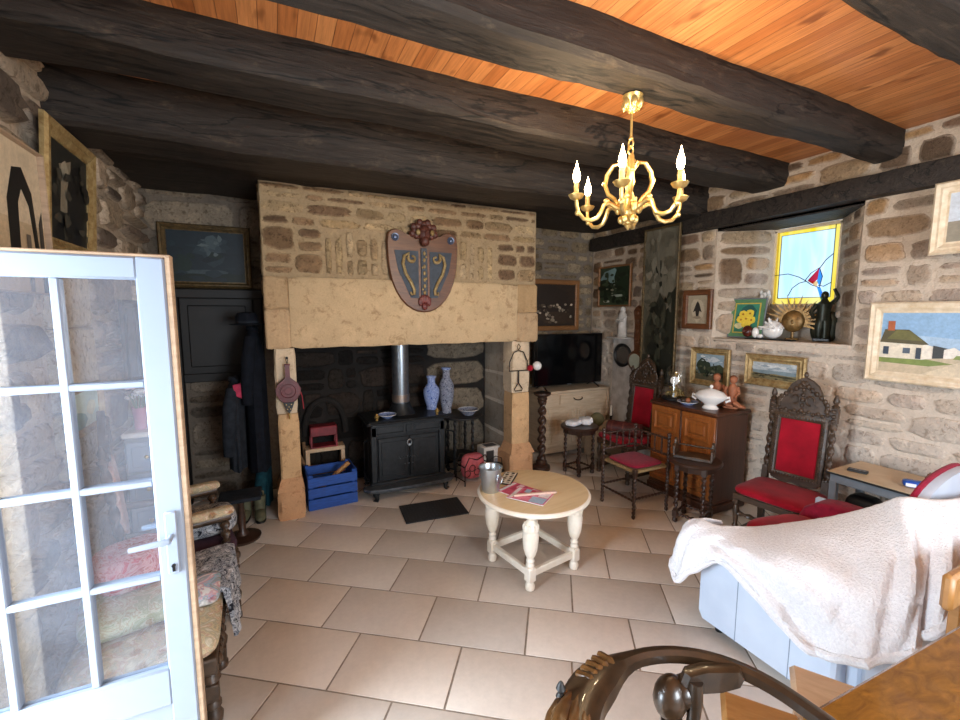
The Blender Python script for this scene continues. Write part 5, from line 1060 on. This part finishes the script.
g = G(); g.cushion(-.1, .1, -.03, .06, .0, .26, 3, 12); one(g, 'bronze_block', 'shade_green', 'dark bronze block standing behind the raised-arm figure', 'block', (4.33, 2.10, ZN), -80)
t = thing('coral_rock', 'white spiky coral rock on the sill beside the sun face', 'coral', (4.15, 2.42, ZN+.0125), 0); g = G(); r = random.Random(8); g.ell((0, 0, .08), (.06, .09, .085), 12, 8); g.build('rock', 'white_cer', t); g = G()
for i in range(34):
    a, b = r.uniform(0, 2*PI), r.uniform(-.1, 1.4); d = Vector((math.cos(a)*math.cos(b), math.sin(a)*math.cos(b)*1.2, math.sin(b))); c = Vector((0, 0, .09)); g.tube([tuple(c+d*.05), tuple(c+d*r.uniform(.085, .125))], [.016, .003], 6)
g.build('spines', 'white_cer', t)
t = thing('tray', 'black glass tray under the ornaments on the sill', 'tray', (4.10, 2.40, ZN), -90); g = G(); g.box(-.22, .2, -.045, .03, 0, .012, .004); g.build('tray', 'black', t)
t = thing('snail_shell', 'glossy brown snail-like shell standing before the green flower picture', 'shell', (4.085, 2.58, ZN+.0125), -90); g = G(); g.ell((-.03, 0, .06), (.05, .035, .055), 16, 10); g.tube([(-.03+.035*(1-k/14)*math.cos(k*.9), -.034, .06+.038*(1-k/14)*math.sin(k*.9)) for k in range(13)], .006, 6); g.build('spiral', plain('tortoise_glaze', '#6b2f22', .15, 0, '#3d1a14', 14), t); g = G(); g.ell((.045, 0, .05), (.03, .03, .05), 12, 8); g.ell((.085, 0, .02), (.03, .024, .02), 10, 6); g.build('body', 'white_cer', t)
t = thing('glass_vase', 'slim clear glass vase by the left edge of the stained window', 'vase', (4.32, 2.61, ZN)); g = G(); g.lathe([(.035, 0), (.04, .01), (.028, .05), (.034, .2), (.042, .33)], seg=18, cap=False); g.build('glass', 'dome', t); g = G()
for k in range(7): a = k*.9; g.tube([(.0, 0, .05), (.015*math.cos(a), .015*math.sin(a), .25), (.035*math.cos(a), .035*math.sin(a), .4+.02*(k % 3))], .003, 5); g.ell((.035*math.cos(a), .035*math.sin(a), .4+.02*(k % 3)), (.015, .015, .025), 7, 5)
g.build('dried_stems', 'white_cer', t)
# ================================================================== grey leather armchair with maroon seat
t = thing('armchair', 'pale grey leather armchair with maroon seat and arms under the white blanket', 'armchair', (2.13, .72, 0))
def slab(g, outline, d0, d1, ax, b=.02): return g.prism(outline, d0, d1, ax, b)
g = G(); slab(g, [(.16, .06), (.80, .06), (.825, .10), (.825, .50), (.79, .555), (.36, .555), (.16, .42)], 0, .13, 'x', .015)   # y, z outline
for y in (.36, .60): pass
g.build('outer_arm_panel', 'grey_leather', t)
for y in (.34, .60): g = G(); g.tube([(-.001, y, .065), (-.001, y, .55)], .0022, 5); g.build('seam', plain('seam_thread', '#8794a6', .8), t)
g = G(); g.cushion(.10, .30, .18, .81, .50, .575, 6, 18); g.build('arm_pad', 'maroon', t)
g = G(); g.box(.13, .30, .17, .81, .08, .53, .02); g.build('inner_arm', 'maroon', t)
g = G(); g.cushion(.86, 1.12, .12, .82, .08, .62, 7, 18); g.build('inner_arm', 'maroon', t)
g = G(); g.box(1.11, 1.15, .12, .82, .06, .57, .015); g.build('outer_arm_panel', 'grey_leather', t)
g = G(); g.cushion(.29, .87, .14, .84, .26, .46, 7, 20); g.build('seat_cushion', 'maroon', t)
g = G(); g.box(.10, 1.12, .10, .80, .08, .30, .02); g.build('base', 'grey_leather', t)
# backrest: rounded outline in XZ, leaning back a little
o = [(.53, .42), (1.12, .42)] + [(.95+.17*math.cos(a), .89+.14*math.sin(a)) for a in (PI/2*i/6 for i in range(7))] + [(.93+.40*math.cos(a), .89+.14*math.sin(a)) for a in (PI/2+PI/2*i/8 for i in range(9))]
def lean(g): g.v = [(x, y - (z-.42)*.06, z) for x, y, z in g.v]
g = G(); g.prism(o, .135, .195, 'y', .012); lean(g); g.build('back_shell', 'grey_leather', t)
g = G(); g.prism([(.90+(x-.90)*.82, .42+(z-.42)*.8) for x, z in o], .195, .25, 'y', .02); lean(g); g.build('back_cushion', 'maroon', t)
g = G(); g.tube([(x, .185, z) for x, z in o[2:]], .013, 8); lean(g); g.build('piping', 'maroon', t)
g = G(); g.box(.04, 1.12, .0, .09, .06, .44, .02); g.build('back_panel', 'grey_leather', t)
for x in (.08, 1.08):
    for y in (.12, .74): g = G(); g.lathe([(.02, 0), (.026, .03), (.026, .07)], (x, y, 0), 12); g.build('foot', 'black', t)
g = G(); g.cushion(-.23, .23, -.17, .17, 0, .11, 4, 18); o_ = one(g, 'scatter_cushion', 'red_velvet', 'bright red velvet cushion with stitched rows lying on the maroon armchair', 'cushion', (2.68, 1.36, .462), -12)
g = G()
for k in range(5): g.tube([(-.18+.0*k, -.10+.05*k, .111-.012*abs(k-2)), (.0, -.10+.05*k, .1135-.010*abs(k-2)), (.18, -.10+.05*k, .111-.012*abs(k-2))], .0025, 5)
g.build('stitched_rows', plain('pale_stitch', '#d96a78', .8), o_)
g = G(); g.cushion(-.10, .10, -.05, .05, 0, .055, 4, 14); one(g, 'striped_scarf', tapestry('striped_knit', '#2b1d1a', ['#d9a43a', '#7d5a2a', '#e0c070'], 16), 'dark and yellow patterned scarf on the maroon armchair behind the red cushion', 'scarf', (2.93, 1.28, .466), 20)

# blanket draped from arm front to the backrest
cols = [ # ridge, over-edge, hem
 ((2.36, 1.555, .575), (2.28, 1.585, .565), (2.22, 1.615, .47)), ((2.27, 1.575, .60), (2.12, 1.615, .58), (2.06, 1.63, .36)), ((2.20, 1.57, .615), (2.07, 1.56, .56), (2.02, 1.56, .30)),
 ((2.21, 1.52, .61), (2.085, 1.50, .57), (2.06, 1.50, .42)), ((2.32, 1.46, .605), (2.10, 1.40, .575), (2.09, 1.39, .50)), ((2.42, 1.40, .61), (2.12, 1.24, .59), (2.09, 1.22, .43)),
 ((2.51, 1.25, .685), (2.15, 1.10, .62), (2.09, 1.09, .36)), ((2.55, 1.13, .755), (2.20, .99, .64), (2.09, .97, .32)), ((2.57, 1.03, .825), (2.24, .90, .66), (2.08, .87, .355)),
 ((2.575, .95, .89), (2.28, .81, .70), (2.09, .78, .41)), ((2.565, .88, .95), (2.36, .75, .74), (2.22, .715, .455)), ((2.66, .80, .955), (2.47, .715, .80), (2.30, .665, .55)),
 ((2.85, .785, .935), (2.64, .70, .83), (2.41, .655, .63)), ((3.05, .78, .91), (2.80, .695, .855), (2.52, .655, .73))]
def cr(P, t):
    n = len(P)-1; i = min(int(t*n), n-1); f = t*n - i; p = [Vector(P[max(0, min(n, i+k))]) for k in (-1, 0, 1, 2)]
    return .5*((2*p[1]) + (p[2]-p[0])*f + (2*p[0]-5*p[1]+4*p[2]-p[3])*f*f + (3*p[1]-p[0]-3*p[2]+p[3])*f**3)
NU, NV = 110, 44; r = random.Random(5)
from mathutils import noise as mn
grid = []
for i in range(NU+1):
    u = i/NU; Rg, Md, Hm = (cr([c[k] for c in cols], u) for k in range(3))
    inn = Rg + Vector((.02, .02, -.05)); row = []
    for j in range(NV+1):
        v = j/NV; p = cr([inn, Rg, Md, Hm], v)
        f = max(0, (v-.34)/.66); e = min(1, f*3)
        w1 = max(0, min(1, (.72-u)/.2))*max(0, min(1, (u-.22)/.08)); w2 = max(0, min(1, (u-.66)/.12))
        k = e*(w1*(.055*(1-abs(math.sin(5.5*f - 8*u + .6)))**2 - .02 + .018*math.sin(12*f - 13*u + 2.2) + .018*math.sin(23*f - 30*u)) + w2*(.028*math.sin(u*62 - f*2.2) + .012*math.sin(u*118 + f*3)) + (1-w2)*.008*math.sin(u*70+f*9))
        n1 = mn.noise(p*55)*.006 + mn.noise(p*130)*.003
        d = Vector((-.72, -.69, .1)) if u > .2 else Vector((-.9, .3, .1))
        row.append(tuple(p + d*(max(k, -.04) + n1 + .034)))
    grid.append(row)
g = G(); ids = [[g.V(p) for p in row] for row in grid]
for a, b in zip(ids, ids[1:]):
    for j in range(NV): g.F((a[j], a[j+1], b[j+1], b[j]))
# rolled hem
g.tube([grid[i][NV] for i in range(4, NU+1, 2)], .014, 8); g.tube([grid[NU][j] for j in range(6, NV+1, 2)], .012, 8)
bl = one(g, 'fleece_blanket', 'fleece', 'white fleece blanket draped over the grey armchair', 'blanket')
md = bl.modifiers.new('thickness', 'SOLIDIFY'); md.thickness = .012; md.offset = 0

# ================================================================== foreground: table, carved chair, stools
t = thing('dining_table', 'golden brown walnut dining table in the bottom right corner', 'table', (1.95, .05, 0), -2.6)
g = G(); g.box(-.78, .85, -.5, .47, .722, .76, .012); g.build('table_top', 'table_wood', t)
g = G(); g.box(-.68, .75, -.4, .37, .64, .722, .004); g.build('apron', 'table_wood', t)
for x in (-.66, .73):
    for y in (-.38, .35): g = G(); g.box(x-.04, x+.04, y-.04, y+.04, 0, .722, .008); g.build('leg', 'table_wood', t)
def stool(name, label, loc, rz, w, d, h, m):
    t = thing(name, label, 'stool', loc, rz); g = G(); g.box(-w/2, w/2, -d/2, d/2, h-.035, h, .015); g.build('seat', m, t)
    for sx in (-1, 1):
        for sy in (-1, 1): g = G(); g.bar((sx*(w/2-.03), sy*(d/2-.03), 0), (sx*(w/2-.045), sy*(d/2-.045), h-.03), .034, .034); g.build('leg', m, t)
        g = G(); g.bar((sx*(w/2-.035), -d/2+.05, .15), (sx*(w/2-.035), d/2-.05, .15), .022, .03); g.build('rail', m, t)
stool('stool', 'tan wooden stool between the carved chair and the dining table', (1.375, .735, 0), 38, .26, .24, .45, 'tan_wood')
stool('stool', 'pale pine stool tucked by the dining table beyond the tan one', (1.74, .71, 0), 32, .25, .25, .43, 'pale_wood')
t = thing('side_chair', 'tan wooden chair tucked under the far side of the dining table, at the right edge', 'chair', (2.35, .36, 0), 0)
g = G(); g.box(-.2, .2, -.2, .2, .42, .45, .008); g.build('seat', 'tan_wood', t)
for sx in (-1, 1):
    g = G(); g.box(sx*.18-.018, sx*.18+.018, -.198, -.162, 0, .42, .004); g.build('leg', 'tan_wood', t); g = G(); g.box(sx*.12-.018, sx*.12+.018, .2, .232, 0, .82, .004); g.build('leg', 'tan_wood', t)
g = G(); g.box(-.225, .225, .20, .236, .735, .87, .012); g.build('crest_rail', 'tan_wood', t); g = G(); g.box(-.18, .18, .205, .228, .55, .6, .006); g.build('back_rail', 'tan_wood', t)

CC = (.80, .475)
t = thing('carved_armchair', 'dark waxed armchair with carved horseshoe back rail, bottom centre', 'chair', (CC[0], CC[1], 0), 6)
rail = []; rr = []
for i in range(49):
    a = R(-32 + 244*i/48); rad = .325 + .0*math.sin(a); z = .85 + .02*math.sin(max(0, math.sin(a))*PI/2)
    rail.append((rad*math.cos(a), rad*math.sin(a)*.97, z)); 
def railring(i0, i1, prof): 
    rs = []
    for i in range(i0, i1+1):
        a = R(-32 + 244*i/48); c, s = math.cos(a), math.sin(a); x, y, z = rail[i]; w = prof(i)
        rs.append([(x+c*o*w[0], y+s*o*w[0], z+h*w[1]) for o, h in ((-.5, -.4), (-.5, .25), (-.25, .5), (.1, .46), (.5, .1), (.42, -.35), (0, -.5))])
    return rs
def rw_(i):
    q = max(0, min(1, (i-21)/6)); q = q*q*(3-2*q); return (.042 + .06*q, .036 + .03*q)
g = G(); g.rings(railring(0, 48, rw_)); g.build('back_rail', 'bronze_wood', t)
g = G()
def onrail(i, o, dz_):
    a = R(-32+244*i/48); return (math.cos(a)*(.325+o), math.sin(a)*(.315+o), .87+dz_)
for o, r0, h in ((.052, .018, .0), (.03, .022, .014), (.004, .022, .018), (-.022, .019, .012)):
    pts = [onrail(26.5+1.0*k, o*min(1, .35+k*.12), h*min(1, .3+k*.12)+.004*math.sin(k*.8+o*90)) for k in range(22)]
    g.tube(pts, [r0*min(1, .35+.14*k) for k in range(22)], 9)
for k in range(5):
    a_ = 24.2+.75*k; g.tube([onrail(a_, .04, -.012), onrail(a_+.15, .034, .014), onrail(a_+.3, .0, .024), onrail(a_+.4, -.03, .012)], [.006, .011, .012, .006], 7)
g.build('gadrooned_carving', plain('waxed_brown_carving', '#6b4a28', .28, 0, '#3a2513', 20, .2), t)
for i, b in ((36, 1), (30, 1), (41, 1)):
    x, y, z = rail[i]; a = R(-32+244*i/48); x, y = x+.045*math.cos(a), y+.045*math.sin(a); g = G(); g.lathe([(.006, z+.0), (.012, z+.015), (.006, z+.025), (.012, z+.036), (.006, z+.05), (.002, z+.055)], (x, y, 0), 10); g.build('finial', 'black_wood', t)
# carved dolphin-like support inside the ring
g = G(); g.tube([(.135, .225, .47), (.135, .225, .58), (.14, .228, .66), (.138, .23, .72)], [.034, .022, .026, .028], 12); g.ell((.132, .232, .785), (.05, .042, .058), 16, 10); g.ell((.165, .215, .80), (.05, .036, .04), 12, 8); g.build('carved_support', 'bronze_wood', t)
g = G(); g.T = Matrix.Translation((.215, .175, .845)) @ Matrix.Rotation(R(-31), 4, 'Z') @ Matrix.Rotation(R(-6), 4, 'Y'); g.prism([(-.085, -.005), (-.07, .028), (-.02, .036), (.04, .03), (.075, .026), (.088, .0), (.075, -.024), (.02, -.034), (-.05, -.03)], -.018, .018, 'y', .012); g.build('carved_scroll_head', 'bronze_wood', t)
g = G(); g.box(-.25, .25, -.24, .23, .43, .48, .02); g.build('seat', 'bronze_wood', t)
for i in (4, 16, 32, 44):
    x, y, z = rail[i]; g = G(); g.lathe([(.018, .47), (.026, .5), (.016, .54), (.024, .62), (.028, .68), (.016, .74), (.02, .8), (.018, .85)], (x*.78, y*.78, 0), 12); g.build('arm_post', 'bronze_wood', t)
for sx in (-1, 1):
    for sy in (-1, 1): g = G(); g.lathe([(.02, 0), (.028, .04), (.018, .08), (.026, .2), (.03, .3), (.02, .36), (.03, .44)], (sx*.2, sy*.19, 0), 12); g.build('leg', 'bronze_wood', t)

# ================================================================== left: tapestry chairs (local: facing -Y)
def tap_chair(name, label, cat, loc, rz, seatm, backm):
    t = thing(name, label, cat, loc, rz); w, d = .27, .27
    g = G(); g.cushion(-w, w, -d, d-.03, .41, .50, 8, 18); g.build('seat', seatm, t)
    g = G(); g.box(-w+.005, w-.005, -d+.008, d-.03, .35, .42, .006)
    for k in range(10): g.ell((-w+.05+.049*k, -d+.004, .385), (.022, .012, .022), 8, 6)
    g.build('seat_frame', 'carved', t)
    for sx in (-1, 1):
        x = sx*(w-.035); y = -d+.035
        g = G(); g.lathe([(.02, 0), (.03, .01), (.03, .035), (.018, .05)], (x, y, 0), 14); g.box(x-.024, x+.024, y-.024, y+.024, .05, .115, .003); g.lathe([(.018, .115), (.03, .13), (.034, .16), (.02, .19), (.03, .2), (.03, .215), (.018, .23)], (x, y, 0), 14); g.box(x-.024, x+.024, y-.024, y+.024, .23, .30, .003); g.lathe([(.02, .30), (.034, .32), (.022, .35)], (x, y, 0), 14); g.build('leg', 'carved', t)
        g = G(); g.bar((x, d-.05, 0), (x, d-.05, .42), .042, .042); g.build('leg', 'carved', t)
        g = G(); g.twist((x, y, .08), (x, d-.04, .08), .02, 5, 10, 36); g.build('stretcher', 'carved', t)
        if not backm: continue
        g = G(); g.twist((x, y+.03, .49), (x, y+.03, .62), .026, 2.5, 12, 24); g.tube([(x, y+.0, .645), (x, y+.15, .64), (x, d-.04, .66)], [.03, .024, .022], 10); g.build('arm', 'carved', t)
        g = G(); g.cushion(x-.035, x+.035, y-.02, y+.20, .652, .70, 6, 12); g.build('arm_pad', 'floral', t)
        g = G(); g.twist((x, d-.04, .42), (x, d+.02, 1.08), .024, 7, 12, 52); g.lathe([(.024, 0), (.012, .02), (.022, .045), (.006, .085)], (x, d+.02, 1.07), 12); g.build('back_post', 'carved', t)
    g = G(); g.twist((-w+.04, -d+.035, .27), (w-.04, -d+.035, .27), .022, 6, 10, 44); g.build('front_stretcher', 'carved', t)
    if not backm: return t
    g = G(); g.T = Matrix.Translation((0, d-.01, .79)) @ Matrix.Rotation(-.09, 4, 'X'); g.cushion(-.17, .17, -.03, .02, -.26, .24, 6, 16); g.build('back_panel', backm, t)
    g = G(); g.T = Matrix.Translation((0, d+.02, 1.08)); o = [(-.22, -.04), (.22, -.04), (.2, .03), (.14, .06), (.1, .13), (.05, .17), (0, .21), (-.05, .17), (-.1, .13), (-.14, .06), (-.2, .03)]; g.prism(o, .015, -.018, 'y', .006)
    for s in (-1, 1):
        for k in range(8): g.ell((s*(.19-.022*k), -.02, .0+.019*k), (.02, .014, .022), 7, 5)
    for k in range(5): g.ell((0, -.022, .0+.04*k), (.018, .014, .02), 8, 6)
    g.build('crest', 'carved', t); return t
tap_chair('tapestry_stool', 'wide floral tapestry stool behind the open glass door, green cushion on it', 'stool', (-.54, 2.14, 0), 93, 'floral', None)
tap_chair('tapestry_chair', 'carved armchair with tapestry back and arm pads, between floral stool and white chest', 'chair', (-.56, 2.93, 0), 104, 'purple', 'pink_tapestry')
g = G(); g.cushion(-.19, .19, -.20, .20, 0, .085, 5, 16); one(g, 'green_cushion', 'floral_green', 'flat pale green floral cushion on the floral tapestry stool', 'cushion', (-.60, 2.24, .502), 15, 'cushions on the tapestry chairs')
g = G(); g.cushion(-.15, .15, -.13, .13, 0, .17, 3.4, 16); one(g, 'red_cushion', 'redwhite', 'red and white patterned cushion on top of the green cushion', 'cushion', (-.62, 2.34, .588), 25, 'cushions on the tapestry chairs')
g = G(); g.cushion(-.16, .16, -.15, .15, 0, .12, 3.4, 16); one(g, 'printed_cushion', 'bw', 'black and white printed cushion on the carved tapestry armchair', 'cushion', (-.42, 2.93, .502), 12, 'cushions on the tapestry chairs')
g = G(); g.cushion(-.055, .055, -.12, .12, 0, .05, 4, 14); one(g, 'printed_bag', 'multi', 'small pink and blue printed pouch on the front edge of the floral tapestry stool', 'pouch', (-.335, 2.24, .502), 3)
# throw hanging from the near chair's far arm
g = G(); g.rings([[(-.02+.01*math.sin(k*1.3), y, z), (.005, y, z)] for k, (y, z) in enumerate([(0, 0)])], False) if False else None
g = G(); rs = []
for i in range(15):
    y = -.22+.44*i/14; q = .012*math.sin(i*1.5); rs.append([(-.16, y, .02), (-.02, y, .035), (.01+q, y, .02), (.02+q, y, -.10), (.03+q*1.4, y*1.03, -.22+.01*math.sin(i)), (.015+q*1.4, y*1.03, -.22+.01*math.sin(i)), (.0+q, y, -.08), (-.02, y, .012), (-.16, y, .0)])
g.rings(rs); one(g, 'patterned_throw', 'bw', 'black and white patterned throw hanging over the gap between floral stool and carved armchair', 'throw', (-.262, 2.42, .503), 3)

# white chest with flowers: a reflection on the door glass, built as solid things
t = thing('white_chest', 'greyish white chest of drawers behind the tapestry chairs, a door-glass reflection built solid', 'chest of drawers', (-.80, 3.68, 0))
g = G(); g.box(-.12, .12, -.2, .2, .05, .98, .006); g.build('body', 'grey_paint', t); g = G(); g.box(-.13, .13, -.22, .21, .98, 1.015, .008); g.build('top', 'white_cer', t)
for k in range(4):
    z = .09+.22*k; g = G(); g.box(-.11, .11, -.212, -.198, z, z+.2, .006); g.box(-.08, .08, -.22, -.21, z+.03, z+.17, .008); d = g.build('drawer', 'white_paint', t); g = G(); g.ell((0, -.228, z+.1), (.014, .014, .014), 10, 8); g.build('knob', 'brass', d)
for x in (-.095, .095): g = G(); g.box(x-.02, x+.02, -.18, .18, 0, .055, .004); g.build('plinth', 'grey_paint', t)
t = thing('flower_vase', 'glass of pink and white flowers on the white chest, a reflection built solid', 'vase', (-.845, 3.58, 1.0155)); g = G(); g.lathe([(.03, 0), (.036, .01), (.034, .06), (.044, .15)], seg=18, cap=False); g.build('vase', plain('pink_glass', '#c98a9c', .15, 0, '#b06a80', 8), t)
r = random.Random(12)
for k in range(12):
    a, q = r.uniform(0, 6.28), r.uniform(.01, .075); x, y, z = q*math.cos(a), q*math.sin(a), .21+r.uniform(0, .12); g = G()
    for m in range(6): b = m*1.05; g.ell((x+.017*math.cos(b), y+.017*math.sin(b), z+.004*(m % 2)), (.016, .016, .012), 7, 5)
    g.ell((x, y, z+.008), (.013, .013, .012), 7, 5); f = g.build('blossom', 'white_cer' if k % 3 else plain('pale_pink_petal', '#e3b3b3', .6), t)
g = G()
for k in range(12): a = k*.55; g.tube([(0, 0, .04), (.02*math.cos(a), .02*math.sin(a), .14), (.05*math.cos(a), .05*math.sin(a), .24)], .003, 5)
g.build('stems', plain('stem_green', '#5c7350', .7), t)
dish('bowl', 'small white bowl on the right of the white chest', (-.735, 3.57, 1.0155), .05, .03, 'white_cer', cat='bowl')
# low dark stand between chairs and boots
t = thing('low_stand', 'low dark stand with a grey fringed top by the back doorway', 'stand', (-.52, 3.55, 0)); 
t.location = (-.30, 3.78, 0)
g = G(); g.lathe([(.13, 0), (.135, .02), (.05, .04), (.025, .08), (.03, .18), (.02, .28), (.04, .34)], seg=20); g.build('turned_stem', 'dark_oak', t); g = G(); g.box(-.15, .15, -.12, .12, .34, .37, .008); g.build('top', 'coat_green', t)

# coats hanging on the chimney side, hat, boots
def coat(name, label, loc, m, h, w0, w1, seed, dz=.14, cat='coat'):
    t = thing(name, label, cat, loc); r = random.Random(seed); g = G(); rs = []; n = 26
    for i in range(15):
        v = i/14; z = -h*v; w = w0 + (w1-w0)*v**.8; w *= (.35 + .65*min(1, v*6)); d = dz*(.45+.55*min(1, v*5)); rs.append([(d/2*math.cos(2*PI*k/n)*(1+.12*v*math.sin(k*2.3+seed)), w/2*math.sin(2*PI*k/n)*(1+.10*v*math.sin(k*1.7+seed)), z + .012*math.sin(k+seed)*v) for k in range(n)])
    g.rings(rs); g.build('body', m, t)
    for s in (-1, 1): g = G(); g.tube([(-.01, s*w0*.36, -.07), (-.035, s*w0*.55, -.22), (-.05, s*w0*.58, -.42), (-.06, s*w0*.5, -.62)], [.05, .055, .05, .042], 10); g.build('sleeve', m, t)
    g = G(); g.tube([(.03*math.cos(a), .055*math.sin(a), -.0+.015*math.sin(a*2)) for a in (2*PI*k/14 for k in range(14))], .02, 7, loop=True); g.build('collar', m, t); return t
coat('hanging_coat', 'long black coat hanging against the left side of the chimney, nearest the jamb', (-.165, 4.20, 1.66), 'coat_dark', 1.22, .32, .38, 1, .17)
coat('hanging_coat', 'charcoal coat hanging deeper beside the back doorway', (-.17, 4.56, 1.60), 'coat_green', 1.12, .28, .32, 2)
coat('hanging_jacket', 'shorter charcoal green jacket hanging in front of the black coat', (-.32, 4.16, 1.24), 'coat_green', .76, .26, .32, 4, .14, 'jacket')
t = thing('hat', 'black hat hanging above the coats beside the chimney', 'hat', (-.20, 4.16, 1.70)); g = G(); g.lathe([(.13, 0), (.135, .006), (.085, .012), (.085, .07), (.07, .1), (.01, .11)], seg=24); g.build('crown_and_brim', 'coat_dark', t); g = G(); g.lathe([(.086, .014), (.088, .03), (.086, .034)], seg=24, cap=False); g.build('band', 'coat_green', t)
t = thing('scarf', 'pink scarf tip showing among the dark coats', 'scarf', (-.275, 4.03, 1.14)); g = G(); g.prism([(-.05, .07), (.05, .09), (.065, .0), (.02, -.05), (-.04, -.02)], 0, -.012, 'y', .004); g.build('cloth', 'pink', t)
coat('waders', 'dark teal trousers hanging below the coats behind the boots', (-.13, 4.34, .50), 'teal', .44, .24, .24, 3, .11, 'trousers')
for i, (x, y, lb) in enumerate(((-.30, 4.16, 'olive rubber boot, the left one of the pair below the coats'), (-.18, 4.12, 'olive rubber boot, the right one of the pair below the coats'))):
    t = thing('rubber_boot', lb, 'boot', (x, y, 0), -8+10*i, 'pair of olive boots'); g = G()
    g.tube([(0, .03, .02), (0, .03, .10), (0, .035, .19)], [.045, .043, .05], 14); g.tube([(0, .04, .045), (0, -.04, .045), (0, -.10, .04), (0, -.13, .035)], [.045, .046, .042, .02], 12, flat=.9); g.build('shaft', 'boot', t)
    g = G(); g.cushion(-.045, .045, -.145, .08, 0, .022, 3, 12); g.build('sole', 'black', t); g = G(); g.tube([(-.03, .035, .18), (-.03, .0, .235), (0, -.01, .25), (.03, .0, .235), (.03, .035, .18)], .007, 6); g.build('pull_loop', 'boot', t)
